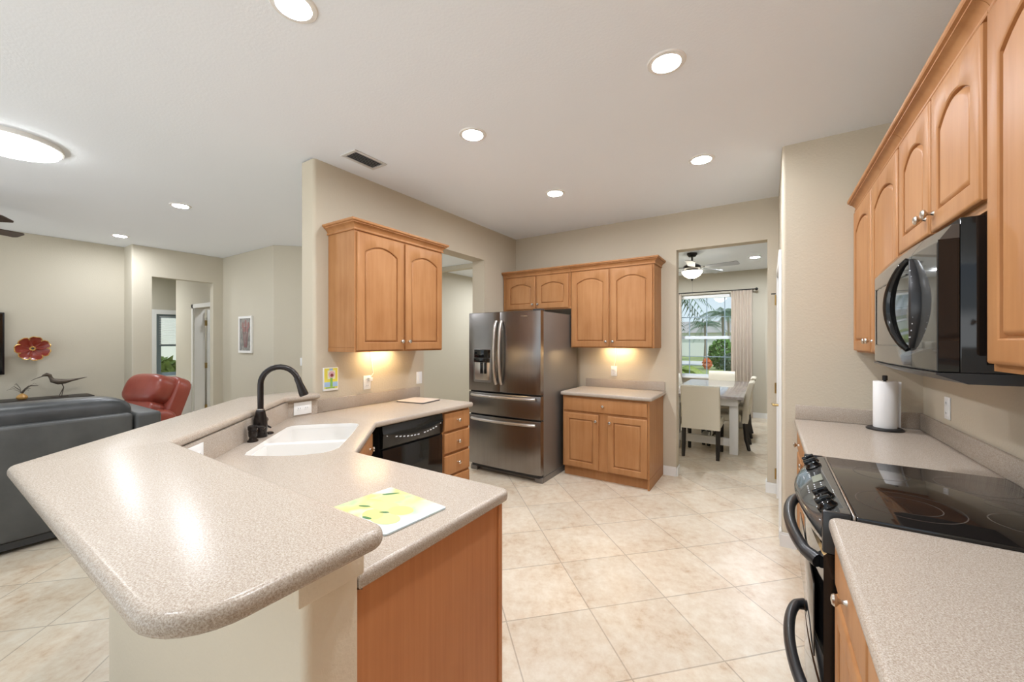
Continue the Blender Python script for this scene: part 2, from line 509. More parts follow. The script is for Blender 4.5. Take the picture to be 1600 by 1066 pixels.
# pantry door in the right hand wall, casing and hardware
d1 = thing('door_1', 'white pantry door with brass hinges beside dining doorway', 'door', (0.085, 3.6, 0)); d1['kind'] = 'structure'
MB().box(-0.018, -0.001, -0.08, 0.0, 0, 2.05).box(-0.018, -0.001, 0.82, 0.9, 0, 2.05).box(-0.018, -0.001, -0.08, 0.9, 2.0505, 2.13).build('door_casing', M_white, d1)
MB().box(0.0, 0.035, 0.012, 0.81, 0.01, 2.045, 0.002).build('door_panel', M_white, d1)
for z in (0.22, 1.02, 1.84):
    MB().box(-0.024, -0.0185, 0.835, 0.872, z - 0.045, z + 0.045).lathe([(0.007, -0.048), (0.007, 0.048)], (-0.026, 0.835, z), n=8).build('hinge', M_brass, d1)
MB().tube([(-0.001, 0.10, 0.96), (-0.05, 0.10, 0.96), (-0.055, 0.16, 0.96), (-0.055, 0.2, 0.955)], 0.009, 8).lathe([(0.028, 0), (0.028, -0.012)], (-0.001, 0.10, 0.96), 'x', 14).build('lever_handle', M_brass, d1)
MB().tube([(-0.025, 0.845, 1.90), (-0.06, 0.84, 1.90)], 0.006, 8).build('hinge_stop', M_iron, d1)

# hallway door
d2 = thing('door_2', 'cream bedroom doorway with brass hinges inside the hallway', 'door', (-8.73, 2.9, 0)); d2['kind'] = 'structure'
MB().box(-0.07, 0.0, -0.018, -0.001, 0, 2.13).box(0.86, 0.93, -0.018, -0.001, 0, 2.13).box(-0.07, 0.93, -0.018, -0.001, 2.06, 2.13).box(0.0, 0.02, 0, 0.16, 0, 2.06).box(0.84, 0.86, 0, 0.16, 0, 2.06).build('door_casing', M_white, d2, smooth=False)
MB().box(0.015, 0.05, 0.185, 0.98, 0.01, 2.045).build('door_panel', M_white, d2, smooth=False)
for z in (0.25, 1.02, 1.80):
    MB().box(0.0205, 0.055, 0.155, 0.183, z - 0.05, z + 0.05).build('hinge', M_brass, d2)
# hall window
wn = thing('window_2', 'narrow hallway window with white casing and lowered blind', 'window', (-10.6, 2.88, 0.74)); wn['kind'] = 'structure'
MB().box(0.001, 0.02, -0.09, 0.0, -0.09, 1.38).box(0.001, 0.02, 0.87, 0.96, -0.09, 1.38).box(0.001, 0.02, 0, 0.87, 1.29, 1.38).box(0.001, 0.04, 0, 0.87, -0.09, 0.0).build('window_casing', M_white, wn, smooth=False)
MB().box(-0.09, -0.04, 0, 0.09, 0, 1.29).box(-0.09, -0.04, 0.78, 0.87, 0, 1.29).box(-0.09, -0.04, 0.09, 0.78, 0, 0.07).box(-0.09, -0.04, 0.09, 0.78, 1.22, 1.29).box(-0.085, -0.045, 0.09, 0.78, 0.62, 0.66).build('window_frame', M_muntin, wn, smooth=False)
MB().box(-0.07, -0.064, 0.09, 0.78, 0.07, 1.22).build('pane', M_glass, wn, smooth=False)
hb = MB()
for k in range(17): hb.box(-0.038, -0.008, 0.06, 0.84, 0.66 + k * 0.036, 0.668 + k * 0.036)
hbl = hb.build('window_blind', M_blind, smooth=False)
hbl.location = (-10.6, 2.88, 0.74)
tag(hbl, 'white slatted blind half lowered in the hallway window', 'blind')

# dining window
wn = thing('window_1', 'tall white gridded dining room window onto the garden', 'window', (WX0, WY, WZ0)); wn['kind'] = 'structure'
W = WX1 - WX0; HH = WZ1 - WZ0
MB().box(0, .05, .03, .09, 0, HH).box(W - .05, W, .03, .09, 0, HH).box(.05, W - .05, .03, .09, 0, .05).box(.05, W - .05, .03, .09, HH - .05, HH).box(.05, W - .05, .025, .095, .77, .83).build('window_frame', M_winframe, wn, smooth=False)
b = MB()
for k in (1, 2, 3):
    x = W * k / 4; b.box(x - .008, x + .008, .05, .07, .05, HH - .05)
for z in (.41, 1.22): b.box(.05, W - .05, .05, .07, z - .007, z + .007)
b.build('muntin_grid', M_muntin, wn, smooth=False)
MB().box(.05, W - .05, .058, .062, .05, HH - .05).build('pane', M_glass, wn, smooth=False)
MB().box(-.03, W + .03, -.05, .029, -.03, -.001).build('window_sill', M_white, wn, smooth=False)
b = MB()
b.box(.03, W - .03, -.03, .02, HH - .06, HH - .002)
wb = b.build('window_blind', M_blind, smooth=False); wb.location = (WX0, WY, WZ0)
tag(wb, 'white raised blind headrail at the top of the dining window', 'blind')

# ------------------------------------------------------------------ cabinets
def knob(parent, x, y, z):
    MB().lathe([(0.008, 0), (0.006, -0.004), (0.005, -0.012), (0.007, -0.016), (0.014, -0.021), (0.0155, -0.026), (0.012, -0.031), (0.004, -0.033)], (x, y, z), 'y', 18).build('knob', M_nickel, parent)

def front_panel(x0, x1, z0, z1, yb, arch=0.0, fr=0.063, t=0.02, flat=False):
    """a raised panel door (or slab drawer front) standing on plane y=yb, its face towards -y"""
    mb = MB(); N = 14
    w = x1 - x0
    def loop(d, y, a):
        xa, xb, za, zb = x0 + d, x1 - d, z0 + d, z1 - d - (0.02 if a else 0)
        L = [(xa, y, za), (xb, y, za), (xb, y, zb - a)]
        for k in range(1, N):
            s = k / N
            L.append((xb + (xa - xb) * s, y, zb - a + a * (1 - (2 * s - 1) ** 2)))
        L.append((xa, y, zb - a))
        return L
    yf = yb - t
    if flat:
        mb.loops([loop(0, yb, 0), loop(0, yf + .006, 0), loop(.004, yf + .0015, 0), loop(.012, yf, 0)])
    else:
        f = fr
        mb.loops([loop(0, yb, 0), loop(0, yf + .006, 0), loop(.004, yf + .0015, 0), loop(.010, yf, 0), loop(f - .004, yf, arch), loop(f, yf + .003, arch),
                  loop(f + .001, yf + .014, arch), loop(f + .0055, yf + .014, arch), loop(f + .013, yf + .005, arch), loop(f + .018, yf + .003, arch), loop(f + .021, yf + .003, arch)])
    return mb
def crown(mb, w, d, z, left=True, right=True, depth=None):
    """crown moulding on a cabinet front, returning along its free ends"""
    prof = [(0, 0), (0.010, 0.0), (0.012, 0.004), (0.012, 0.010), (0.007, 0.013), (0.007, 0.018), (0.013, 0.030), (0.026, 0.043), (0.038, 0.048), (0.038, 0.054), (0.047, 0.057), (0.050, 0.062), (0.050, 0.074), (0, 0.074)]
    Ls = []
    for o, h in prof:
        pts = []
        if left: pts += [(-o, d, z + h), (-o, -o, z + h)]
        else: pts += [(0, -o, z + h)]
        if right: pts += [(w + o, -o, z + h), (w + o, d, z + h)]
        else: pts += [(w, -o, z + h)]
        Ls.append(pts)
    n = len(Ls)
    for a in range(n):
        bq = (a + 1) % n
        for k in range(len(Ls[0]) - 1):
            mb.bm.faces.new([mb.v(p) for p in (Ls[a][k], Ls[a][k + 1], Ls[bq][k + 1], Ls[bq][k])])
    for k in (0, -1): mb.bm.faces.new([mb.v(L[k]) for L in Ls])
    bmesh.ops.remove_doubles(mb.bm, verts=mb.bm.verts[:], dist=1e-5)
    return mb

def cabinet(name, label, loc, rz, w, d, z0, z1, fronts, toe=None, crn=None, body=True, group=None, yo=0.0):
    c = thing(name, label, 'cabinet', loc, rz, group)
    mb = MB()
    if toe:
        mb.box(0, w, 0, d, toe, z1, 0.002, 1)
        mb.box(0, w - 0.0185, 0.045, d, 0, toe - 0.0005)
        mb.box(w - 0.018, w, 0.0, d, 0, toe - 0.0005) if name == 'base_cabinet' else None
    else:
        mb.box(0, w, 0, d, z0 + 0.032, z1, 0.002, 1)
        mb.box(0, w, 0, 0.019, z0, z0 + 0.0318); mb.box(0, 0.016, 0.0192, d, z0, z0 + 0.0318); mb.box(w - 0.016, w, 0.0192, d, z0, z0 + 0.0318)
    mb.build('cabinet_box', M_wood, c)
    for kind, x0, x1, a, b_, arch, kn in fronts:
        f = front_panel(x0, x1, a, b_, -0.001, arch, flat=(kind == 'drawer')).build('drawer_front' if kind == 'drawer' else 'door', M_wood, c)
        if kn: knob(f, kn[0], -0.021, kn[1])
    if crn:
        crown(MB(), w, d, z1 - 0.012, *crn).build('crown_molding', M_wood, c, ang=25)
    return c

ARC = 0.052
# left wall upper
cabinet('wall_cabinet', 'maple two-door wall cabinet with arched panels hung above the tile art, left of the passage', (-2.55, 1.815, 0), PI / 2, 0.925, 0.328, 1.375, 2.29,
        [('door', 0.015, 0.452, 1.385, 2.265, ARC, (0.425, 1.455)), ('door', 0.475, 0.912, 1.385, 2.265, ARC, (0.502, 1.455))], crn=(True, True))
# back uppers
cabinet('wall_cabinet', 'short maple two-door cabinet mounted above the steel refrigerator', (-2.868, 4.24, 0), 0, 0.943, 0.309, 1.84, 2.275,
        [('door', 0.05, 0.475, 1.855, 2.25, 0.04, (0.448, 1.91)), ('door', 0.495, 0.92, 1.855, 2.25, 0.04, (0.522, 1.91))], crn=(False, False))
cabinet('wall_cabinet', 'tall maple two-door wall cabinet above the small back counter', (-1.922, 4.24, 0), 0, 0.935, 0.309, 1.385, 2.275,
        [('door', 0.015, 0.455, 1.395, 2.25, ARC, (0.428, 1.455)), ('door', 0.477, 0.917, 1.395, 2.25, ARC, (0.504, 1.455))], crn=(False, True))
# right uppers (local x runs from the far end towards the camera)
XU = 0.49
cabinet('wall_cabinet', 'maple wall cabinet in the corner between pantry wall and microwave', (XU, 3.408, 0), -PI / 2, 1.068, 0.309, 1.385, 2.315,
        [('door', 0.02, 0.525, 1.395, 2.29, ARC, (0.495, 1.455)), ('door', 0.545, 1.05, 1.395, 2.29, ARC, (0.575, 1.455))], crn=(False, False))
cabinet('wall_cabinet', 'short maple two-door cabinet directly above the black microwave', (XU, 2.338, 0), -PI / 2, 0.803, 0.309, 1.80, 2.315,
        [('door', 0.015, 0.392, 1.825, 2.29, 0.05, (0.362, 1.885)), ('door', 0.412, 0.79, 1.825, 2.29, 0.05, (0.442, 1.885))], crn=(False, False))
cabinet('wall_cabinet', 'tall maple wall cabinet nearest the camera, right of the microwave', (XU, 1.533, 0), -PI / 2, 0.93, 0.309, 1.375, 2.315,
        [('door', 0.02, 0.46, 1.395, 2.29, ARC, (0.43, 1.455)), ('door', 0.475, 0.91, 1.395, 2.29, ARC, (0.505, 1.455))], crn=(False, True))
# base cabinets
cabinet('base_cabinet', 'maple base cabinet with one drawer and two doors, right of refrigerator', (-1.886, 3.95, 0), 0, 0.921, 0.598, 0, 0.872,
        [('drawer', 0.018, 0.903, 0.715, 0.850, 0, (0.46, 0.785)), ('door', 0.018, 0.412, 0.115, 0.690, 0, (0.385, 0.625)), ('door', 0.508, 0.903, 0.115, 0.690, 0, (0.535, 0.625))], toe=0.105)
cabinet('drawer_cabinet', 'narrow maple cabinet with four knobbed drawers, right of dishwasher', (-2.24, 2.412, 0), PI / 2, 0.345, 0.62, 0, 0.872,
        [('drawer', 0.012, 0.333, 0.712, 0.858, 0, (0.172, 0.788)), ('drawer', 0.012, 0.333, 0.528, 0.690, 0, (0.172, 0.61)), ('drawer', 0.012, 0.333, 0.345, 0.506, 0, (0.172, 0.43)), ('drawer', 0.012, 0.333, 0.125, 0.323, 0, (0.172, 0.23))], toe=0.105)
cabinet('base_cabinet', 'maple base cabinet right of the range in the far corner', (0.19, 3.408, 0), -PI / 2, 1.066, 0.6, 0, 0.872,
        [('drawer', 0.02, 0.52, 0.715, 0.85, 0, (0.27, 0.785)), ('drawer', 0.545, 1.05, 0.715, 0.85, 0, (0.8, 0.785)), ('door', 0.02, 0.52, 0.115, 0.69, 0, (0.49, 0.62)), ('door', 0.545, 1.05, 0.115, 0.69, 0, (0.575, 0.62))], toe=0.105)
cabinet('base_cabinet', 'maple base cabinet nearest the camera below the front right counter', (0.19, 1.558, 0), -PI / 2, 2.0, 0.6, 0, 0.872,
        [('drawer', 0.02, 0.47, 0.715, 0.85, 0, (0.25, 0.785)), ('door', 0.02, 0.47, 0.115, 0.69, 0, (0.44, 0.62)), ('drawer', 0.49, 0.95, 0.715, 0.85, 0, (0.72, 0.785)), ('door', 0.49, 0.95, 0.115, 0.69, 0, (0.9, 0.62)),
         ('drawer', 0.98, 1.96, 0.715, 0.85, 0, None), ('door', 0.98, 1.96, 0.115, 0.69, 0, None)], toe=0.105)
# peninsula cabinet: its end panel faces the room
pc = thing('peninsula_cabinet', 'reddish wood base cabinet whose plain end panel closes the peninsula', 'cabinet', (-0.805, 1.172, 0), PI)
MB().box(0.012, 0.90, 0.0, 0.598, 0.10, 0.872).box(0.012, 0.90, 0.05, 0.598, 0, 0.10).build('cabinet_box', M_wood, pc, smooth=False)
MB().box(0.0, 0.0115, 0.0, 0.598, 0.0, 0.872, 0.001, 1).build('end_panel', M_veneer, pc)
MB().box(-0.007, 0.0, 0.0, 0.02, 0.0, 0.872, 0.002, 1).build('corner_strip', M_veneer, pc)
for x0, x1, kx in ((0.03, 0.44, 0.41), (0.46, 0.88, 0.49)):
    f = front_panel(x0, x1, 0.115, 0.69, -0.001).build('door', M_wood, pc); knob(f, kx, -0.021, 0.62)
    f = front_panel(x0, x1, 0.715, 0.85, -0.001, flat=True).build('drawer_front', M_wood, pc); knob(f, (x0 + x1) / 2, -0.021, 0.785)
# diagonal sink front
sc = thing('sink_cabinet', 'angled maple cabinet front under the white sink', 'cabinet', (-1.705, 1.185, 0), R(135))
MB().box(0.0, 0.745, 0, 0.02, 0.10, 0.872).box(0.0, 0.745, 0.05, 0.07, 0, 0.10).build('cabinet_box', M_wood, sc, smooth=False)
front_panel(0.05, 0.695, 0.715, 0.85, -0.001, flat=True).build('drawer_front', M_wood, sc)
for x0, x1, kx in ((0.05, 0.365, 0.335), (0.38, 0.695, 0.41)):
    f = front_panel(x0, x1, 0.115, 0.69, -0.001).build('door', M_wood, sc); knob(f, kx, -0.021, 0.62)
    knob(f, (x0 + x1) / 2, -0.021, 0.785)

# ------------------------------------------------------------------ worktops
E1 = Vector((-1, 1)) / math.sqrt(2); E2 = Vector((1, 1)) / math.sqrt(2)
def dg(a, b_): q = E1 * a + E2 * b_; return (q.x, q.y)
sink_loop = [(2.10, -0.845), (2.07, -0.78), (2.045, -0.66), (2.045, -0.58), (2.065, -0.49), (2.10, -0.455), (2.15, -0.435), (2.45, -0.425), (2.72, -0.43), (2.76, -0.445), (2.785, -0.49), (2.79, -0.65), (2.785, -0.81), (2.765, -0.845), (2.73, -0.86), (2.45, -0.862), (2.15, -0.858)]
HOLE = [dg(*p) for p in sink_loop]
HOLE_ccw = HOLE if sum(HOLE[i - 1][0] * HOLE[i][1] - HOLE[i][0] * HOLE[i - 1][1] for i in range(len(HOLE))) > 0 else HOLE[::-1]
LOW = [(-0.788, 0.574), (-0.788, 1.215), (-1.695, 1.215), (-2.20, 1.735), (-2.20, 2.785), (-2.878, 2.785), (-2.878, 1.699), (-2.845, 1.699), (-2.845, 1.478), (-1.942, 0.574)]
wt = thing('worktop', 'low speckled beige worktop with sink cutout wrapping the peninsula', 'worktop', (0, 0, 0))
MB().prism(fillet(LOW, [0.004, 0.035, 0.03, 0.05, 0.03, 0, 0, 0, 0, 0], 5), 0.874, 0.914, 0.014, [HOLE_ccw], 4).build('slab', M_stone, wt, ang=50)
b = MB()
b.prism([(-0.815, 0.574), (-0.815, 0.590), (-1.935, 0.590), (-1.942, 0.574)], 0.9145, 1.029)
b.prism([(-1.942, 0.574), (-1.935, 0.590), (-2.830, 1.485), (-2.846, 1.478)], 0.9145, 1.029)
b.prism([(-2.846, 1.478), (-2.830, 1.485), (-2.830, 1.698), (-2.846, 1.698)], 0.9145, 1.029)
b.box(-2.878, -2.860, 1.702, 2.77, 0.9145, 1.012, 0.004, 2)
b.build('backsplash', M_stone, wt)
BAR = [(-0.655, 0.178), (-0.655, 0.552), (-1.918, 0.572), (-2.79, 1.444), (-2.79, 1.697), (-3.055, 1.697), (-3.055, 1.27), (-1.96, 0.178)]
tag(MB().prism(fillet(BAR, [0.11, 0.04, 0.01, 0.03, 0.0, 0.0, 0.03, 0.04], 8), 1.0305, 1.070, 0.017, (), 5).build('bar_top', M_stone, ang=50), 'raised speckled beige bar top with rounded corner in the foreground', 'countertop')
wt = thing('worktop', 'small speckled beige worktop on the back base cabinet', 'worktop', (0, 0, 0))
MB().prism(fillet([(-1.905, 4.548), (-1.905, 3.912), (-0.935, 3.912), (-0.935, 4.548)], [0, 0.02, 0.03, 0], 4), 0.874, 0.914, 0.014, (), 4).build('slab', M_stone, wt, ang=50)
MB().box(-1.86, -0.945, 4.53, 4.548, 0.9145, 1.012, 0.004, 2).build('backsplash', M_stone, wt)
wt = thing('worktop', 'far right speckled worktop under the paper towel', 'worktop', (0, 0, 0))
MB().prism(fillet([(0.155, 2.334), (0.798, 2.334), (0.798, 3.408), (0.155, 3.408)], [0.01, 0, 0, 0.02], 4), 0.874, 0.914, 0.014, (), 4).build('slab', M_stone, wt, ang=50)
MB().box(0.16, 0.798, 3.39, 3.408, 0.9145, 1.012, 0.004, 2).box(0.78, 0.798, 1.5635, 3.389, 0.9145, 1.012, 0.004, 2).build('backsplash', M_stone, wt)
wt = thing('worktop', 'near right speckled worktop in the lower right foreground', 'worktop', (0, 0, 0))
MB().prism(fillet([(0.155, -0.45), (0.798, -0.45), (0.798, 1.562), (0.155, 1.562)], [0.01, 0, 0, 0.03], 4), 0.874, 0.914, 0.014, (), 4).build('slab', M_stone, wt, ang=50)
MB().box(0.78, 0.798, -0.45, 1.562, 0.9145, 1.012, 0.004, 2).build('backsplash', M_stone, wt)

# ------------------------------------------------------------------ sink, faucet, dispenser
sk = thing('kitchen_sink', 'white double bowl sink set under the angled worktop', 'sink', (0, 0, 0))
ce = Vector((sum(p[0] for p in HOLE_ccw) / len(HOLE), sum(p[1] for p in HOLE_ccw) / len(HOLE)))
def bowl(loop, depth):
    loop = [((p[0] - ce.x) * 0.965 + ce.x, (p[1] - ce.y) * 0.965 + ce.y) for p in loop]
    c = Vector((sum(p[0] for p in loop) / len(loop), sum(p[1] for p in loop) / len(loop)))
    def sc_(k, z): return [((p[0] - c.x) * k + c.x, (p[1] - c.y) * k + c.y, z) for p in loop]
    T = 0.8885
    mb = MB().loops([sc_(1.0, T), sc_(0.985, T - 0.03), sc_(0.965, T - depth + 0.03), sc_(0.93, T - depth + 0.008), sc_(0.86, T - depth), sc_(0.1, T - depth - 0.003),
                     sc_(0.1, T - depth - 0.012), sc_(0.9, T - depth - 0.012), sc_(1.03, T - depth + 0.01), sc_(1.03, T)], False, False)
    mb.bm.verts.ensure_lookup_table()
    n = len(loop); vs = mb.bm.verts[:]
    for i in range(n):
        j = (i + 1) % n
        mb.bm.faces.new((vs[-n + i], vs[-n + j], vs[j], vs[i]))
    return mb
def lr(l): 
    q = [dg(*p) for p in l]
    return q if sum(q[i - 1][0] * q[i][1] - q[i][0] * q[i - 1][1] for i in range(len(q))) > 0 else q[::-1]
SPL = 2.385
near = [(2.095, -0.85), (2.065, -0.78), (2.04, -0.66), (2.04, -0.58), (2.06, -0.49), (2.095, -0.45), (2.15, -0.43), (SPL - 0.04, -0.428), (SPL - 0.012, -0.44), (SPL - 0.01, -0.47), (SPL - 0.01, -0.82), (SPL - 0.012, -0.85), (SPL - 0.04, -0.862)]
far = [(SPL + 0.01, -0.82), (SPL + 0.01, -0.46), (SPL + 0.014, -0.435), (SPL + 0.05, -0.424), (2.45, -0.42), (2.72, -0.425), (2.765, -0.44), (2.79, -0.49), (2.795, -0.65), (2.79, -0.81), (2.77, -0.85), (2.73, -0.865), (2.45, -0.867), (SPL + 0.05, -0.865), (SPL + 0.014, -0.85)]
bowl(lr(near), 0.17).build('bowl', M_sink, sk)
bowl(lr(far), 0.21).build('bowl', M_sink, sk)
b = MB(); L_ = lr([(SPL - 0.016, -0.862), (SPL - 0.016, -0.43), (SPL + 0.016, -0.43), (SPL + 0.016, -0.862)])
b.prism(L_, 0.80, 0.898, 0.010, (), 3).build('divider', M_sink, sk)
cN = len(HOLE_ccw)
def hs(k, z): return [((p[0] - ce.x) * k + ce.x, (p[1] - ce.y) * k + ce.y, z) for p in HOLE_ccw]
MB().loops([hs(0.998, 0.889), hs(0.998, 0.9125), hs(0.996, 0.9135), hs(0.990, 0.9135), hs(0.984, 0.908), hs(0.978, 0.889)], False, False).build('rim', M_sink, sk)
for a_, r_ in ((2.165, .17), (2.55, .21)):
    x, y = dg(a_, -0.65)
    MB().lathe([(0.04, 0), (0.04, 0.004), (0.025, 0.006)], (x, y, 0.8885 - r_ - 0.002), n=20).build('drain', M_nickel, sk)

fx, fy = dg(2.485, -0.918)
fc = thing('kitchen_faucet', 'dark bronze gooseneck faucet behind the white sink', 'faucet', (fx, fy, 0.915), R(45))   # local x points to the bowl
MB().lathe([(0.034, 0), (0.034, 0.02), (0.031, 0.022), (0.033, 0.03), (0.035, 0.06), (0.033, 0.1), (0.026, 0.128), (0.025, 0.14), (0.022, 0.15), (0.018, 0.155)], n=24).build('body', M_bronze, fc)
arc = [(0, 0, 0.15), (0, 0, 0.24), (0, 0, 0.295)]
for k in range(1, 13):
    a = PI - (PI - 0.35) * k / 12
    arc.append((0.098 + 0.098 * math.cos(a), 0, 0.295 + 0.098 * math.sin(a)))
MB().tube(arc, 0.0155, 14).build('spout', M_bronze, fc)
e = Vector(arc[-1]); t_ = Vector((math.sin(0.35), 0, -math.cos(0.35)))
hb_ = [e, e + t_ * 0.005, e + t_ * 0.035, e + t_ * 0.085, e + t_ * 0.105, e + t_ * 0.11]
MB().tube(hb_, [0.017, 0.018, 0.018, 0.0245, 0.025, 0.021], 18).build('spray_head', M_bronze, fc)
MB().lathe([(0.0185, 0), (0.0195, 0.003), (0.0185, 0.006)], (0, 0, 0.152), n=20).build('ring', M_nickel, fc)
MB().tube([(0, 0.025, 0.085), (0, 0.062, 0.085)], 0.019, 14).tube([(0, 0.055, 0.085), (0.01, 0.062, 0.05), (0.03, 0.07, 0.035)], [0.007, 0.006, 0.005], 8).build('lever', M_bronze, fc)
sx, sy = dg(2.375, -0.915)
sd = thing('soap_dispenser', 'short dark bronze soap pump left of the faucet base', 'soap dispenser', (sx, sy, 0.915), R(45))
MB().lathe([(0.026, 0), (0.026, 0.006), (0.02, 0.01), (0.016, 0.022), (0.02, 0.03), (0.021, 0.055), (0.018, 0.06)], n=20).build('body', M_bronze, sd)
MB().lathe([(0.022, 0.0605), (0.024, 0.068), (0.024, 0.082), (0.014, 0.088)], n=20).tube([(0.015, 0, 0.078), (0.05, 0, 0.076), (0.058, 0, 0.07)], 0.007, 8).build('pump_head', M_bronze, sd)
cx_, cy_ = dg(2.56, -0.90)
tag(MB().lathe([(0.024, 0.915), (0.024, 0.919), (0.018, 0.925), (0.004, 0.928)], (cx_, cy_, 0), n=20).build('hole_cover', M_bronze), 'small dark round cap on the worktop right of faucet', 'cap')

# ------------------------------------------------------------------ dishwasher (front towards +X)
dw = thing('dishwasher', 'black dishwasher with curved handle strip under the left worktop', 'dishwasher', (-2.235, 1.80, 0), PI / 2)
MB().box(0.0, 0.604, 0.02, 0.6, 0.10, 0.870).box(0.02, 0.584, 0.07, 0.6, 0.0, 0.0995).build('tub', M_satinblk, dw, smooth=False)
MB().box(0.003, 0.601, -0.012, 0.019, 0.115, 0.70, 0.004).build('door', M_black, dw)
b = MB(); N = 16
top = [(0.003 + 0.598 * k / N) for k in range(N + 1)]
Lf = []
for x in top:
    s = (x - 0.003) / 0.598; bow = 0.055 * math.sin(PI * s)
    Lf.append([(x, 0.019, 0.705), (x, -0.012, 0.715 + 0.0 * bow), (x, -0.016 - bow * 0.35, 0.795 - bow * 0.9), (x, -0.020 - bow * 0.45, 0.812 - bow * 0.6), (x, -0.012, 0.832), (x, -0.010, 0.866), (x, 0.019, 0.866)])
b.loops(Lf)
cp = b.build('control_panel', M_black, dw)
for k in range(13):
    x = 0.10 + k * 0.033; q = (x - 0.003) / 0.598; bow = 0.055 * math.sin(PI * q)
    if k == 7: continue
    z = 0.803 - bow * 0.76; y = -0.0185 - bow * 0.40 - 0.0025
    MB().box(x, x + 0.018, y, y + 0.002, z - 0.004, z + 0.004).build('key', M_mark, cp, smooth=False)
MB().box(0.03, 0.06, -0.0225, -0.02, 0.795, 0.803).build('key', M_mark, cp, smooth=False)
MB().box(0.555, 0.57, -0.0235, -0.0215, 0.795, 0.805).build('key', M_mark, cp, smooth=False)

# ------------------------------------------------------------------ refrigerator
fr = thing('refrigerator', 'dark stainless french door refrigerator with ice dispenser', 'refrigerator', (-2.862, 3.52, 0))
FW = 0.93
MB().box(0.005, FW - 0.003, 0.075, 0.93, 0.06, 1.765, 0.004).box(0.0, FW, 0.09, 0.93, 0.0, 0.058).build('case', M_steelside, fr)
def bowed(x0, x1, z0, z1, bow=0.014, full=FW, y=0.0, thick=0.07):
    mb = MB(); N = 10; Ls = []
    for k in range(N + 1):
        x = x0 + (x1 - x0) * k / N
        yy = y - bow * (1 - ((x - full / 2) / (full / 2)) ** 2)
        e = 0.006 if k in (0, N) else 0
        Ls.append([(x, y + thick, z0), (x, yy + 0.008 + e, z0), (x, yy + 0.002 + e, z0 + 0.004), (x, yy + e, z0 + 0.01), (x, yy + e, z1 - 0.01), (x, yy + 0.002 + e, z1 - 0.004), (x, yy + 0.008 + e, z1), (x, y + thick, z1)])
    return mb.loops(Ls)
MID = 0.435
def xy(x, bow=0.014): return -bow * (1 - ((x - FW / 2) / (FW / 2)) ** 2)
dl = bowed(0.002, MID - 0.002, 0.905, 1.775).build('door', M_steel, fr)
drr = bowed(MID + 0.002, FW - 0.002, 0.905, 1.775).build('door', M_steel, fr)
d3 = bowed(0.002, FW - 0.002, 0.650, 0.893).build('drawer', M_steel, fr)
d4 = bowed(0.002, FW - 0.002, 0.085, 0.636).build('freezer_drawer', M_steel, fr)
for z0_, z1_ in ((0.893, 0.905), (0.636, 0.650)): MB().box(0.01, FW - 0.01, 0.03, 0.074, z0_, z1_).build('gasket', M_rubber, fr, smooth=False)
MB().box(0.03, FW - 0.03, 0.03, 0.074, 0.05, 0.085).build('toe_grille', M_rubber, fr, smooth=False)
for x, par in ((MID - 0.035, dl), (MID + 0.035, drr)):
    sgn = 1
    pts = []
    for k in range(17):
        s = k / 16
        z = 0.995 + 0.68 * s
        pts.append((x, xy(x) - 0.012 - 0.048 * math.sin(PI * s) ** 0.55, z))
    MB().tube(pts, 0.0165, 12, flat=1.0).build('handle', M_handle, par)
for z, par in ((0.862, d3), (0.598, d4)):
    pts = []
    for k in range(17):
        s = k / 16; x = 0.055 + (FW - 0.11) * s
        pts.append((x, xy(x) - 0.010 - 0.042 * math.sin(PI * s) ** 0.5, z))
    MB().tube(pts, 0.0155, 12, flat=1.0).build('handle', M_handle, par)
# dispenser in the left door
b = MB(); y0 = xy(0.18) - 0.003
b.box(0.085, 0.325, y0 - 0.004, y0 + 0.012, 1.005, 1.375, 0.006)
dp = b.build('dispenser_surround', M_steelside, dl)
MB().box(0.095, 0.315, y0 - 0.007, y0 - 0.0045, 1.275, 1.365, 0.002).build('dispenser_screen', M_black, dp)
MB().box(0.105, 0.305, y0 - 0.0062, y0 - 0.0045, 1.03, 1.23, 0.002).build('dispenser_recess', M_handle, dp)
MB().box(0.10, 0.31, y0 - 0.022, y0 - 0.0075, 1.225, 1.272, 0.004).build('dispenser_nozzle', M_black, dp)
MB().box(0.185, 0.215, y0 - 0.018, y0 - 0.0065, 1.10, 1.223, 0.003).box(0.238, 0.268, y0 - 0.018, y0 - 0.0065, 1.10, 1.223, 0.003).build('dispenser_paddle', M_black, dp)
MB().box(0.70, 0.78, xy(0.74) - 0.0015, xy(0.74) + 0.001, 1.715, 1.722).build('badge', M_handle, drr, smooth=False)
MB().box(0.83, 0.92, 0.02, 0.11, 1.766, 1.79, 0.006).build('hinge_cover', M_rubber, fr)
MB().box(FW - 0.09, FW + 0.002, 0.04, 0.089, 0.0, 0.058, 0.006).box(0, 0.09, 0.04, 0.089, 0, 0.058, 0.006).build('foot', M_steelside, fr)

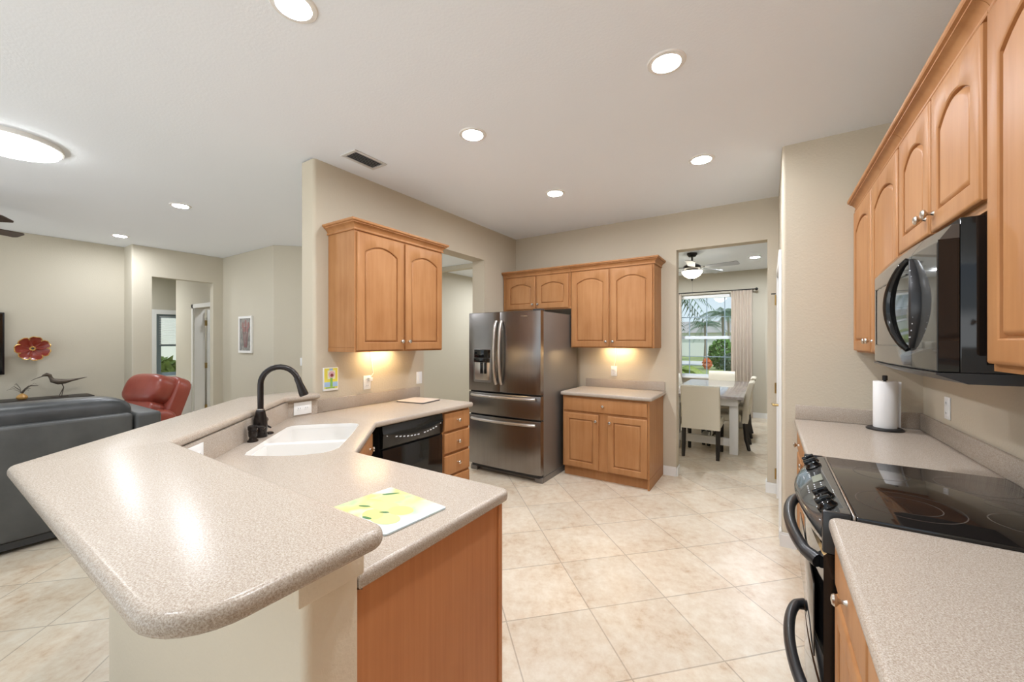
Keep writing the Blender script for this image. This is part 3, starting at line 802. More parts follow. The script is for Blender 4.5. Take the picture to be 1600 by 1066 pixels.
# ------------------------------------------------------------------ range (front towards -X)
rg = thing('kitchen_range', 'black slide-in electric range with glass cooktop and front knobs', 'range', (0.19, 2.330, 0), -PI / 2)
RW = 0.762        # local x: far -> near, y: into the wall
MB().box(0.002, RW - 0.002, 0.0, 0.588, 0.08, 0.888).box(0.03, RW - 0.03, 0.05, 0.588, 0, 0.0795).build('body', M_satinblk, rg, smooth=False)
MB().box(0.0, RW, 0.035, 0.587, 0.8885, 0.920, 0.004).build('cooktop', M_glassblk, rg)
MB().box(0.004, RW - 0.004, 0.026, 0.034, 0.8885, 0.9225, 0.002).build('cooktop_edge', M_handle, rg)
b = MB()
for cx, cy, rr in ((0.19, 0.19, 0.085), (0.19, 0.45, 0.11), (0.56, 0.19, 0.13), (0.56, 0.19, 0.08), (0.56, 0.45, 0.085), (0.385, 0.46, 0.05)):
    Lq = []
    for r_ in (rr, rr - 0.003):
        Lq.append([(cx + r_ * math.cos(2 * PI * k / 48), cy + r_ * math.sin(2 * PI * k / 48), 0.9203) for k in range(48)])
    b.loops(Lq, False, False)
b.build('burner_rings', M_ringmk, rg, smooth=False)
# bowed sloping control panel
def fbow(x): return -0.045 - 0.055 * (1 - ((x - RW / 2) / (RW / 2)) ** 2)
b = MB(); Ls = []
for k in range(25):
    x = 0.02 + (RW - 0.04) * k / 24; f = fbow(x)
    Ls.append([(x, 0.024, 0.80), (x, f + 0.02, 0.80), (x, f + 0.004, 0.845), (x, f, 0.857), (x, f + 0.004, 0.866), (x, f + 0.012, 0.871), (x, 0.0, 0.918), (x, 0.024, 0.921)])
b.loops(Ls)
pn = b.build('control_panel', M_panelglass, rg)
for x in (0.0, RW - 0.019): MB().box(x, x + 0.019, -0.047, 0.024, 0.79, 0.922, 0.006).build('end_cap', M_satinblk, rg)
def pz(y, x):
    f = fbow(x) + 0.012
    return 0.871 + (y - f) / (0.0 - f) * 0.047
sl = math.atan2(0.047, 0.075)
for x in (0.085, 0.165, 0.575, 0.655):
    y = -0.022
    z = pz(y, x)
    mb = MB(); mb.M = Matrix.Translation((x, y, z + 0.0005)) @ Matrix.Rotation(sl, 4, 'X')
    mb.lathe([(0.031, 0), (0.031, 0.006), (0.026, 0.012), (0.024, 0.022), (0.018, 0.026)], n=22).box(-0.007, 0.007, -0.024, 0.024, 0.02, 0.038, 0.004)
    mb.build('knob', M_black, pn)
mb = MB(); x = RW / 2 - 0.03; mb.M = Matrix.Translation((x, -0.025, pz(-0.025, x) + 0.001)) @ Matrix.Rotation(sl, 4, 'X')
mb.box(-0.05, 0.03, -0.018, 0.018, 0, 0.0016).build('display', M_display, pn, smooth=False)
for i in range(7):
    for j in range(3):
        x = 0.25 + i * 0.022 if i < 3 else 0.40 + (i - 3) * 0.024
        y = -0.066 + j * 0.018 if i < 3 else -0.062 + j * 0.02
        q = pz(y, x) + 0.0008
        MB().box(x, x + 0.007, y, y + 0.005, q, q + 0.0015).build('touch_key', M_mark, pn, smooth=False)
for x in (0.04, 0.125, 0.21, 0.53, 0.615, 0.70):
    q = pz(-0.05, x) + 0.0008; MB().box(x, x + 0.008, -0.05, -0.044, q, q + 0.0015).build('dial_mark', M_mark, pn, smooth=False)
# oven door, drawer, handles
def rdoor(z0, z1):
    mb = MB(); Ls = []
    for k in range(13):
        x = 0.012 + (RW - 0.024) * k / 12; f = -0.042 - 0.020 * (1 - ((x - RW / 2) / (RW / 2)) ** 2)
        Ls.append([(x, -0.001, z0), (x, f + 0.008, z0), (x, f, z0 + 0.008), (x, f, z1 - 0.008), (x, f + 0.008, z1), (x, -0.001, z1)])
    return mb.loops(Ls)
od = rdoor(0.34, 0.785).build('oven_door', M_black, rg)
wd = rdoor(0.095, 0.328).build('drawer', M_black, rg)
for z, par, drop in ((0.748, od, 0.0), (0.265, wd, 0.0)):
    pts = []
    for k in range(19):
        s = k / 18; x = 0.075 + (RW - 0.15) * s
        out = math.sin(PI * s) ** 0.45
        pts.append((x, -0.05 - 0.068 * out, z - 0.018 * (1 - out)))
    MB().tube(pts, [0.020 if 0 < k < 18 else 0.024 for k in range(19)], 12).build('handle', M_satinblk, par)
MB().box(0.06, RW - 0.06, -0.0655, -0.061, 0.42, 0.66, 0.001).build('oven_window', M_glassblk, od)

# ------------------------------------------------------------------ microwave (front towards -X)
mw = thing('microwave_oven', 'black over-the-range microwave with arched handle under short cabinet', 'microwave', (0.44, 2.332, 1.335), -PI / 2)
MW = 0.764
MB().box(0.002, MW - 0.002, 0.0, 0.358, 0.03, 0.455, 0.003).build('case', M_black, mw)
def mfront(x0, x1, z0, z1, bow=0.013):
    mb = MB(); N = 8; Ls = []
    for k in range(N + 1):
        x = x0 + (x1 - x0) * k / N; f = -0.045 - bow * (1 - ((x - MW / 2) / (MW / 2)) ** 2)
        Ls.append([(x, -0.001, z0), (x, f + 0.004, z0), (x, f, z0 + 0.006), (x, f, z1 - 0.05), (x, f + 0.004, z1 - 0.04), (x, f + 0.03, z1), (x, -0.001, z1)])
    return mb.loops(Ls)
md = mfront(0.0, 0.573, 0.032, 0.438).build('door', M_panelglass, mw)
mp_ = mfront(0.577, MW - 0.003, 0.032, 0.438).build('control_panel', M_panelglass, mw)
def mf(x, bow=0.013): return -0.045 - bow * (1 - ((x - MW / 2) / (MW / 2)) ** 2)
# window outline
b = MB()
for x0, x1, z0, z1 in ((0.045, 0.53, 0.10, 0.104), (0.045, 0.53, 0.335, 0.339), (0.045, 0.052, 0.10, 0.339)):
    n = 6
    for k in range(n):
        xa = x0 + (x1 - x0) * k / n; xb = x0 + (x1 - x0) * (k + 1) / n
        m_ = mf((xa + xb) / 2)
        b.box(xa, xb, m_ - 0.002, m_ + 0.004, z0, z1)
b.build('window_border', M_black, md, smooth=False)
pts = []
for k in range(21):
    s = -1 + 2 * k / 20
    pts.append((0.562 - 0.062 * (1 - s * s), mf(0.53) - 0.004 - 0.034 * (1 - s * s) ** 0.7, 0.235 + 0.145 * s))
MB().tube(pts, [0.009 + 0.007 * (1 - (-1 + 2 * k / 20) ** 2) for k in range(21)], 12).build('handle', M_black, md)
pts = []
for k in range(21):
    s = -1 + 2 * k / 20
    pts.append((0.592 + 0.058 * (1 - s * s), mf(0.62) - 0.004, 0.235 + 0.138 * s))
ka = MB().tube(pts, [0.008 + 0.013 * (1 - (-1 + 2 * k / 20) ** 2) for k in range(21)], 10, flat=0.5).build('key_arc', M_satinblk, mp_)
for k in range(11):
    q = -0.75 + 1.5 * k / 10
    x = 0.592 + 0.058 * (1 - q * q)
    MB().box(x - 0.007, x + 0.007, mf(0.62) - 0.0165, mf(0.62) - 0.0145, 0.2315 + 0.138 * q, 0.2355 + 0.138 * q).build('key', M_mark, mp_, smooth=False)
b = MB(); Ls = []
for k in range(13):
    x = MW * k / 12; f = mf(x)
    Ls.append([(x, 0.355, 0.0), (x, f + 0.06, 0.0), (x, f - 0.002, 0.024), (x, f - 0.002, 0.0295), (x, 0.355, 0.0295)])
MB().box(MW - 0.0028, MW, -0.043, -0.001, 0.032, 0.40, 0.001, 1).build('side_trim', M_black, mw)
b.loops(Ls).build('vent_base', M_satinblk, mw)

# ------------------------------------------------------------------ outlets, switches, cords
def outlet(name, label, cat, loc, rz, kind='outlet', horiz=False, wdt=0.072, hgt=0.117, group=None):
    o = thing(name, label, cat, loc, rz, group)
    if horiz: wdt, hgt = hgt, wdt
    MB().box(-wdt / 2, wdt / 2, -0.007, -0.001, -hgt / 2, hgt / 2, 0.002).build('plate', M_plate, o)
    if kind == 'outlet':
        for s in (-1, 1):
            dx, dz = (s * 0.027, 0) if horiz else (0, s * 0.027)
            f = MB().box(dx - 0.016, dx + 0.016, -0.009, -0.0071, dz - 0.014, dz + 0.014, 0.001).build('receptacle', M_plate, o)
            MB().box(dx - 0.008, dx - 0.006, -0.0098, -0.0091, dz - 0.004, dz + 0.006).box(dx + 0.006, dx + 0.008, -0.0098, -0.0091, dz - 0.004, dz + 0.006).build('slots', M_slot, f, smooth=False)
    else:
        for dx in ([0] if kind == 'switch' else [-0.024, 0.024]):
            MB().box(dx - 0.016, dx + 0.016, -0.011, -0.0071, -0.033, 0.033, 0.002).build('rocker', M_plate, o)
    return o
outlet('wall_outlet', 'white outlet with white cord plugged in below the left wall cabinet', 'outlet', (-2.88, 2.17, 1.105), PI / 2)
outlet('light_switch', 'white rocker switch near the edge of the passage', 'switch', (-2.88, 2.77, 1.10), PI / 2, 'switch')
outlet('wall_outlet', 'white outlet with cord above the small back counter', 'outlet', (-1.515, 4.55, 1.11), 0)
outlet('wall_outlet', 'white outlet on the right wall beyond the paper towel', 'outlet', (0.80, 3.005, 1.10), -PI / 2)
outlet('wall_outlet', 'white sideways outlet under the bar end beside the wall', 'outlet', (-2.83, 1.585, 0.972), PI / 2, horiz=True, hgt=0.13, wdt=0.09)
outlet('wall_outlet', 'white sideways outlet half hidden by the bar corner left of soap pump', 'outlet', (-1.99 - .02, 0.645 + .02, 0.972), R(135), horiz=True, hgt=0.13, wdt=0.09)
outlet('light_switch', 'white double switch plate on the far cream wall above the bar', 'switch', (-5.71, 3.23, 1.16), R(45), 'double', wdt=0.118)
def cord(label, pts):
    P = []
    for i in range(len(pts) - 1):
        for k in range(6):
            t = k / 6; t = t * t * (3 - 2 * t)
            P.append(Vector(pts[i]).lerp(Vector(pts[i + 1]), t))
    P.append(Vector(pts[-1]))
    o = thing('power_cord', label, 'cord', pts[-1])
    q = [p - Vector(pts[-1]) for p in P]
    MB().tube(q, 0.0035, 6).build('cable', M_plate, o)
    return o
c1 = cord('thin white cord hanging from left wall cabinet to the outlet', [(-2.872, 2.20, 1.40), (-2.872, 2.215, 1.28), (-2.872, 2.23, 1.18), (-2.866, 2.185, 1.134)])
MB().box(-0.004, 0.026, -0.016, 0.016, -0.018, 0.012, 0.003).build('plug', M_plate, c1)
c2 = cord('thin white cord hanging from the back wall cabinet to the outlet', [(-1.50, 4.542, 1.41), (-1.485, 4.542, 1.30), (-1.50, 4.542, 1.21), (-1.515, 4.536, 1.139)])
MB().box(-0.016, 0.016, -0.026, 0.004, -0.018, 0.012, 0.003).build('plug', M_plate, c2)
for lab, loc, rz in (('slim warm light bar under the left wall cabinet', (-2.80, 2.27, 1.406), PI / 2), ('slim warm light bar under the back wall cabinet', (-1.45, 4.46, 1.416), 0)):
    u = thing('cabinet_light', lab, 'light', loc, rz, 'under cabinet light bars')
    MB().box(-0.16, 0.16, -0.025, 0.025, -0.016, 0.0, 0.003).build('housing', M_plate, u)
    MB().box(-0.145, 0.145, -0.018, 0.018, -0.0185, -0.0165).build('lens', M_uclens, u, smooth=False)

# ------------------------------------------------------------------ small things on the worktops
def art_mat():
    m = mat('lime watercolour glass', (0.8, 0.85, 0.5), 0.06, spec=0.6)
    v = coords(m)
    n1 = noise(m, v, 5.5, 3); 
    c = ramp(m, n1, [(0.30, (0.30, 0.52, 0.30)), (0.42, (0.55, 0.66, 0.36)), (0.52, (0.74, 0.70, 0.24)), (0.60, (0.66, 0.72, 0.50)), (0.70, (0.60, 0.72, 0.75))])
    sx_ = nd(m, 'ShaderNodeSeparateXYZ'); lk(m, v, sx_.inputs[0])
    mx = nd(m, 'ShaderNodeMix', data_type='RGBA')
    r2 = nd(m, 'ShaderNodeMapRange'); r2.inputs[1].default_value = 0.0; r2.inputs[2].default_value = 0.12
    ad = nd(m, 'ShaderNodeMath', operation='ADD'); lk(m, sx_.outputs['X'], ad.inputs[0])
    ms = nd(m, 'ShaderNodeMath', operation='MULTIPLY_ADD'); lk(m, n1, ms.inputs[0]); ms.inputs[1].default_value = 0.3; ms.inputs[2].default_value = -0.17
    lk(m, ms.outputs[0], ad.inputs[1]); lk(m, ad.outputs[0], r2.inputs[0])
    lk(m, r2.outputs[0], mx.inputs[0]); lk(m, c, mx.inputs[6]); mx.inputs[7].default_value = (0.62, 0.73, 0.78, 1)
    basecol(m, mx.outputs[2])
    return m
cbd = thing('cutting_board', 'glass cutting board painted with green and yellow fruit', 'cutting board', (-1.02, 0.85, 0.915), R(-4))
MB().prism(fillet([(-0.145, -0.115), (0.145, -0.115), (0.145, 0.115), (-0.145, 0.115)], 0.008, 3), 0.0, 0.005).build('glass_panel', art_mat(), cbd)
M_lime = mat('lime green print', (0.55, 0.63, 0.30), 0.08, spec=0.6); M_lem = mat('lemon yellow print', (0.74, 0.69, 0.25), 0.08, spec=0.6)
M_limed = mat('dark green print', (0.08, 0.22, 0.10), 0.1); M_sky = mat('pale blue print', (0.42, 0.74, 0.80), 0.08)
def blob(cx, cy, rx, ry, rot, z, m, nm):
    L = []
    for k in range(28):
        a = 2 * PI * k / 28
        p = Vector((rx * math.cos(a), ry * math.sin(a))); p.rotate(Matrix.Rotation(rot, 2))
        L.append((cx + p.x, cy + p.y, z))
    mb = MB(); mb.bm.faces.new([mb.v(p) for p in L])
    mb.build(nm, m, cbd, smooth=False)
for i, (cx, cy, rx, ry, ro, m_) in enumerate([(-0.055, 0.055, 0.045, 0.033, 0.4, M_lime), (-0.015, 0.0, 0.05, 0.036, 0.1, M_lime), (0.05, 0.01, 0.042, 0.032, 0.3, M_lem), (0.06, -0.055, 0.05, 0.035, 0.2, M_lime), (0.005, -0.06, 0.04, 0.03, -0.3, M_lem)]):
    blob(cx, cy, rx, ry, ro, 0.0052 + i * 0.00008, m_, 'fruit_print')
for i, (cx, cy, rx, ry, ro) in enumerate([(-0.09, 0.075, 0.03, 0.006, 0.9), (0.02, -0.03, 0.016, 0.005, 0.6), (0.012, -0.085, 0.018, 0.006, 0.2), (-0.07, -0.04, 0.02, 0.005, 0.5)]):
    blob(cx, cy, rx, ry, ro, 0.0058 + i * 0.00008, M_limed, 'leaf_print')
cm = thing('cutting_mat', 'thin tan cutting mat with dark edge on the left worktop', 'cutting board', (-2.665, 2.56, 0.915), R(8))
MB().prism(fillet([(-0.15, -0.13), (0.15, -0.13), (0.15, 0.13), (-0.15, 0.13)], 0.02, 4), 0.0, 0.006).build('base', M_rubber, cm)
MB().prism(fillet([(-0.148, -0.128), (0.148, -0.128), (0.148, 0.128), (-0.148, 0.128)], 0.02, 4), 0.0062, 0.010).build('surface', mat('tan mat', (0.56, 0.47, 0.39), 0.5), cm)
ph = thing('paper_towel_holder', 'dark metal paper towel stand on the far right worktop', 'paper towel holder', (0.60, 3.27, 0.915))
MB().lathe([(0.088, 0), (0.088, 0.006), (0.08, 0.012), (0.012, 0.013)], n=36).build('base', M_iron, ph)
MB().lathe([(0.008, 0.0132), (0.008, 0.30), (0.013, 0.302), (0.013, 0.328), (0.009, 0.331)], n=16).build('post', M_iron, ph)
b = MB().lathe([(0.012, 0.014), (0.054, 0.014), (0.055, 0.016), (0.055, 0.292), (0.054, 0.294), (0.012, 0.294)], n=40, caps=False)
pr = thing('paper_towel_roll', 'white paper towel roll standing on the dark holder', 'paper towel', (0.60, 3.27, 0.915))
b.build('roll', M_paper, pr)
sh = MB(); Ls = []
for k in range(8):
    a = -0.9 + 0.16 * k; r_ = 0.0553 + 0.0000 * k
    Ls.append([(r_ * math.cos(a), r_ * math.sin(a), 0.015), (r_ * math.cos(a), r_ * math.sin(a), 0.293)])
p0 = Vector((0.0553 * math.cos(0.22), 0.0553 * math.sin(0.22)))
Ls += [[(p0.x + 0.012, p0.y + 0.012, 0.015), (p0.x + 0.012, p0.y + 0.012, 0.293)], [(p0.x + 0.020, p0.y + 0.004, 0.015), (p0.x + 0.022, p0.y + 0.0, 0.293)]]
sh.loops(Ls, False, False, closed=False).build('loose_sheet', M_paper, pr)

# framed tile art on the left wall
ta = thing('tile_art', 'small bright yellow tile picture on the wall left of the cabinet', 'wall art', (-2.879, 1.832, 1.16), PI / 2)
MB().box(-0.063, 0.063, -0.012, 0, -0.09, 0.09, 0.003).build('tile', M_plate, ta)
for m_, nm, q in ((mat('yellow glaze', (0.80, 0.72, 0.10), 0.2), 'yellow_ground', [(-0.056, 0.056, -0.072, 0.085)]),
                  (mat('blue glaze', (0.36, 0.52, 0.74), 0.2), 'blue_band', [(-0.056, 0.056, -0.060, -0.022), (-0.015, 0.015, 0.06, 0.083)]),
                  (mat('pale glaze', (0.80, 0.82, 0.62), 0.2), 'pale_panel', [(-0.03, 0.035, 0.0, 0.068)]),
                  (mat('green glaze', (0.24, 0.48, 0.10), 0.2), 'stem', [(-0.008, 0.012, -0.06, 0.012), (-0.045, 0.03, -0.072, -0.062)])):
    b = MB(); 
    d_ = {'yellow_ground': .0125, 'blue_band': .0132, 'pale_panel': .0139, 'stem': .0146}[nm]
    for x0, x1, z0, z1 in q: b.box(x0, x1, -d_, -d_ + .0006, z0, z1)
    b.build(nm, m_, ta, smooth=False)
MB().lathe([(0.026, -0.0147), (0.026, -0.0152)], (0.003, 0, 0.036), 'y', 18).build('flower_pink', mat('pink glaze', (0.74, 0.46, 0.52), 0.2), ta, smooth=False)
MB().lathe([(0.013, -0.0153), (0.013, -0.0158)], (0.005, 0, 0.030), 'y', 14).build('flower_center', mat('maroon glaze', (0.26, 0.06, 0.06), 0.2), ta, smooth=False)

# ------------------------------------------------------------------ ceiling fixtures
G = 'recessed ceiling downlights'
def downlight(label, x, y, z=H, r=0.092, group=G, lens=None):
    o = thing('recessed_light', label, 'ceiling light', (x, y, z), 0, group)
    MB().lathe([(r * 0.70, -0.002), (r * 0.74, -0.008), (r * 0.95, -0.006), (r, -0.001), (r, 0.0)], n=36, caps=False).build('trim_ring', M_white, o)
    MB().lathe([(0.001, -0.0035), (r * 0.70, -0.0035)], n=36, caps=False).build('lens', lens or M_lens, o)
    return o
downlight('recessed light at the top edge, above the raised bar', -1.645, 0.885)
downlight('recessed light above the range side, largest one wholly in view', -0.424, 2.07)
downlight('recessed light in the middle of the kitchen ceiling', -1.66, 2.085)
downlight('recessed light in front of the pantry wall', -0.425, 3.315)
downlight('recessed light in front of the refrigerator', -1.67, 3.325)
downlight('unseen recessed light added over the range side behind the camera', -0.424, 0.83)  # continues the lamp grid out of view, added to lift the foreground
downlight('unseen recessed light added over the bar end behind the camera', -1.65, -0.36)  # also along the grid and unseen, added as light on the half wall
downlight('recessed living room light to the right, left of the kitchen wall end', -5.07, 1.57, H + .012)
downlight('recessed living room light farthest left near the hallway opening', -7.18, 1.585, H + .012)
downlight('recessed light on the dining room ceiling', -0.18, 7.6, lens=M_lens2)
downlight('unseen recessed light added on the dining room ceiling above the far curtain corner', -1.85, 7.6, lens=M_lens2)  # no fixture in view here, added to brighten the dining room
downlight('unseen recessed light added in the foyer beyond the passage', -4.3, 6.8, H + .012, lens=M_lens2)  # added lamp standing in for daylight from the front door
downlight('unseen recessed light added over the hallway end', -9.9, 1.7, H - .0005, lens=M_lens2)  # added light for the dark hallway, no lamp in view
downlight('unseen recessed light added inside the bedroom off the hallway', -8.4, 3.65, H - .0005)  # added to light the dark bedroom and its open door
downlight('unseen recessed light added in the foyer nearest the passage', -4.3, 4.2, H + .012)  # second added lamp, fills the passage side of the foyer
fl = thing('flush_ceiling_light', 'large round glowing flush light on the living room ceiling', 'ceiling light', (-4.42, 0.41, H + .012))
MB().lathe([(0.26, 0), (0.26, -0.03), (0.25, -0.034)], n=48, caps=False).build('rim', M_white, fl)
MB().lathe([(0.249, -0.032), (0.235, -0.055), (0.18, -0.072), (0.08, -0.08), (0.001, -0.082)], n=48, caps=False).build('diffuser', M_flush, fl)
vt = thing('air_vent', 'rectangular grey supply vent on the ceiling near left wall', 'vent', (-2.582, 1.925, H))
MB().box(-0.085, 0.085, -0.145, -0.118, -0.008, 0, 0.002).box(-0.085, 0.085, 0.118, 0.145, -0.008, 0, 0.002).box(-0.085, -0.062, -0.118, 0.118, -0.008, 0, 0.002).box(0.062, 0.085, -0.118, 0.118, -0.008, 0, 0.002).build('frame', M_vent, vt)
b = MB()
for k in range(6):
    x = -0.052 + k * 0.021
    b.M = Matrix.Translation((x, 0, -0.006)) @ Matrix.Rotation(R(38), 4, 'Y')
    b.box(-0.009, 0.009, -0.117, 0.117, -0.0008, 0.0008)
b.build('slats', M_ventin, vt, smooth=False)
MB().box(-0.062, 0.062, -0.118, 0.118, -0.0012, -0.0002).build('duct', M_rubber, vt, smooth=False)

def fan(label, loc, mblade, r, a0, bowl_, nb=5, rod=0.09):
    f = thing('ceiling_fan', label, 'ceiling fan', loc)
    MB().lathe([(0.075, 0), (0.075, -0.02), (0.05, -0.055), (0.02, -0.06)], n=24).build('canopy', M_iron, f)
    MB().lathe([(0.014, -0.0605), (0.014, -0.0605 - rod)], n=12).build('downrod', M_iron, f)
    z = -0.061 - rod
    MB().lathe([(0.03, z), (0.06, z - 0.015), (0.12, z - 0.045), (0.135, z - 0.06), (0.13, z - 0.09), (0.09, z - 0.11)], n=28).build('motor', M_iron, f)
    zb = z - 0.085
    for k in range(nb):
        a = a0 + 2 * PI * k / nb
        mb = MB(); mb.M = Matrix.Rotation(a, 4, 'Z') @ Matrix.Translation((0, 0, zb)) @ Matrix.Rotation(R(-13), 4, 'X')
        mb.prism(fillet([(0.20, -0.05), (r - 0.02, -0.07), (r, -0.05), (r, 0.05), (r - 0.02, 0.07), (0.20, 0.05)], 0.015, 3), -0.004, 0.004)
        bl = mb.build('blade', mblade, f)
        mb = MB(); mb.M = Matrix.Rotation(a, 4, 'Z') @ Matrix.Translation((0, 0, zb)) @ Matrix.Rotation(R(-13), 4, 'X')
        mb.box(0.10, 0.26, -0.018, 0.018, 0.0045, 0.012, 0.002).build('blade_arm', M_iron, bl)
    if bowl_:
        MB().lathe([(0.09, z - 0.1105), (0.10, z - 0.12), (0.085, z - 0.135)], n=24).build('fitter', M_iron, f)
        MB().lathe([(0.15, z - 0.136), (0.145, z - 0.155), (0.115, z - 0.20), (0.06, z - 0.235), (0.012, z - 0.245)], n=32).build('light_bowl', M_bowl, f)
        MB().lathe([(0.02, z - 0.2455), (0.014, z - 0.262), (0.005, z - 0.285)], n=12).tube([(0.005, 0, z - 0.284), (0.006, 0, z - 0.50)], 0.0012, 5).build('finial', M_iron, f)
    return f
fan('dark iron ceiling fan with lit glass bowl in the dining room', (-1.0, 6.75, H), M_fanblade, 0.66, R(-12), True)
fan('dark wood ceiling fan at the left edge over the living room', (-6.35, 0.05, H + .012), M_fandark, 0.72, R(43), False, rod=0.13)

# ------------------------------------------------------------------ dining furniture
tb = thing('dining_table', 'whitewashed farmhouse table with grey top in the dining room', 'table', (-0.72, 6.8, 0))
tw, tl = 0.47, 1.14
MB().box(-tw, tw, -tl, tl, 0.725, 0.765, 0.005).build('table_top', M_tabletop, tb)
MB().box(-tw + .07, tw - .07, -tl + .1, -tl + .125, 0.63, 0.7245).box(-tw + .07, tw - .07, tl - .125, tl - .1, 0.63, 0.7245).box(-tw + .07, -tw + .095, -tl + .125, tl - .125, 0.63, 0.7245).box(tw - .095, tw - .07, -tl + .125, tl - .125, 0.63, 0.7245).build('apron', M_tablewhite, tb, smooth=False)
for sx_ in (-1, 1):
    for sy_ in (-1, 1):
        MB().box(sx_ * (tw - .12) - .05, sx_ * (tw - .12) + .05, sy_ * (tl - .2) - .05, sy_ * (tl - .2) + .05, 0, 0.629, 0.004).build('leg', M_tablewhite, tb)
MB().box(-tw + .17, tw - .17, -tl + .175, -tl + .225, 0.10, 0.2).box(-tw + .17, tw - .17, tl - .225, tl - .175, 0.10, 0.2).box(-.04, .04, -tl + .225, tl - .225, 0.10, 0.2).build('stretcher', M_tablewhite, tb, smooth=False)
ch = thing('dining_chair', 'cream upholstered dining chair seen from behind at near table end', 'chair', (-0.71, 5.66, 0), 0, 'cream dining chairs around the table')
MB().box(-0.225, 0.225, -0.16, 0.26, 0.37, 0.475, 0.025, 3).build('seat', M_cream, ch)
mb = MB(); Ls = []
for k in range(9):
    s = k / 8; z = 0.36 + 0.535 * s; y = -0.235 - 0.075 * s * s
    Ls.append([(-0.22, y + 0.01, z), (-0.21, y, z), (0.21, y, z), (0.22, y + 0.01, z), (0.22, y + 0.06, z), (0.21, y + 0.07, z), (-0.21, y + 0.07, z), (-0.22, y + 0.06, z)])
Ls.append([(p[0] * 0.96, p[1] * 1.0 + (0.012 if i in (0, 1, 2, 3) else -0.012), 0.908) for i, p in enumerate(Ls[-1])])
mb.loops(Ls).build('backrest', M_cream, ch)
for sx_ in (-1, 1):
    MB().tube([(sx_ * 0.195, 0.23, 0.37), (sx_ * 0.195, 0.235, 0.0)], [0.028, 0.02], 4).build('leg', M_darkwood, ch, smooth=False)
    MB().tube([(sx_ * 0.195, -0.20, 0.37), (sx_ * 0.195, -0.215, 0.15), (sx_ * 0.195, -0.25, 0.0)], [0.028, 0.025, 0.02], 4).build('leg', M_darkwood, ch, smooth=False)
for x, y, rz, lab in ((-0.46, 6.33, PI / 2, 'cream dining chair on the right side of table, nearer the doorway'), (-0.46, 7.14, PI / 2, 'cream dining chair on the right side of table, nearer the curtain'),
                      (-1.00, 6.36, -PI / 2, 'cream dining chair on the left side of table, nearer the doorway'), (-1.04, 7.15, -PI / 2, 'cream dining chair on the left side of table, nearer the window'),
                      (-0.72, 8.05, PI, 'cream dining chair at the far table end below the window')):
    dup(ch, lab, (x, y, 0), rz)
def curtain(label, x0, x1, y, z0, z1, folds):
    mb = MB(); N = folds * 10; Ls = []
    for z in [z0 + (z1 - z0) * k / 8 for k in range(9)]:
        s = (z - z0) / (z1 - z0); L = []
        for side in (0, 1):
            rng = range(N + 1) if side == 0 else range(N, -1, -1)
            for k in rng:
                t = k / N; spread = 1.0 + 0.05 * (1 - s)
                x = (x0 + x1) / 2 + (t - 0.5) * (x1 - x0) * spread
                yy = y + (0.026 + 0.012 * (1 - s)) * math.sin(2 * PI * folds * t + 0.6 * math.sin(3 * s)) + (0.004 if side else 0)
                L.append((x, yy, z))
        Ls.append(L)
    return tag(mb.loops(Ls).build('curtain', M_linen, ang=80), label, 'curtain', 'linen curtains at the dining window')
curtain('pleated linen curtain on the right of the dining window', -0.60, -0.25, 8.77, 0.02, 2.44, 6)
curtain('pleated linen curtain on the left of the dining window', -1.86, -1.50, 8.77, 0.02, 2.44, 6)
rd = thing('curtain_rod', 'dark curtain rod with ball finials over the dining window', 'curtain rod', (-1.04, 8.77, 2.452))
MB().tube([(-0.88, 0, 0), (0.84, 0, 0)], 0.011, 10).build('rod', M_iron, rd)
for s in (-0.90, 0.86): MB().pillow((s, 0, 0), (0.055, 0.055, 0.055), 1, 1, 14).build('finial', M_iron, rd)
for s in (-0.84, 0.80): MB().box(s - .01, s + .01, 0.0, 0.128, -0.008, 0.008).build('bracket', M_iron, rd, smooth=False)

# ------------------------------------------------------------------ living room furniture
so = thing('leather_sofa', 'charcoal leather sofa seen from behind, left of the bar', 'sofa', (-4.33, 0.0, 0))
# back panel faces +X; sofa runs along Y from -1.1 to 1.21
MB().box(-0.16, 0.0, -0.95, 1.035, 0.08, 0.873, 0.025, 4).build('back_panel', M_sofaback, so)
MB().box(-0.95, 0.0, 1.045, 1.215, 0.08, 0.868, 0.03, 4).build('arm', M_sofaback, so)
MB().box(-0.95, 0.0, -1.13, -0.96, 0.08, 0.868, 0.03, 4).build('arm', M_sofaback, so)
for y in (-0.45, 0.55):
    MB().pillow((-0.24, y, 0.81), (0.34, 1.02, 0.40), 0.45, 0.28, 32).build('back_cushion', M_sofa, so)
    MB().pillow((-0.60, y, 0.45), (0.68, 1.0, 0.2), 0.5, 0.22, 32).build('seat_cushion', M_sofa, so)
MB().box(-0.93, -0.165, -0.95, 1.035, 0.1, 0.36, 0.01).build('seat_base', M_sofaback, so)
MB().box(-0.90, -0.02, -1.1, 1.19, 0.03, 0.078).box(-0.1, -0.03, -1.1, -1.02, 0, 0.03).box(-0.1, -0.03, 1.1, 1.18, 0, 0.03).box(-0.9, -0.83, -1.1, -1.02, 0, 0.03).box(-0.9, -0.83, 1.1, 1.18, 0, 0.03).build('base_rail', M_rubber, so, smooth=False)

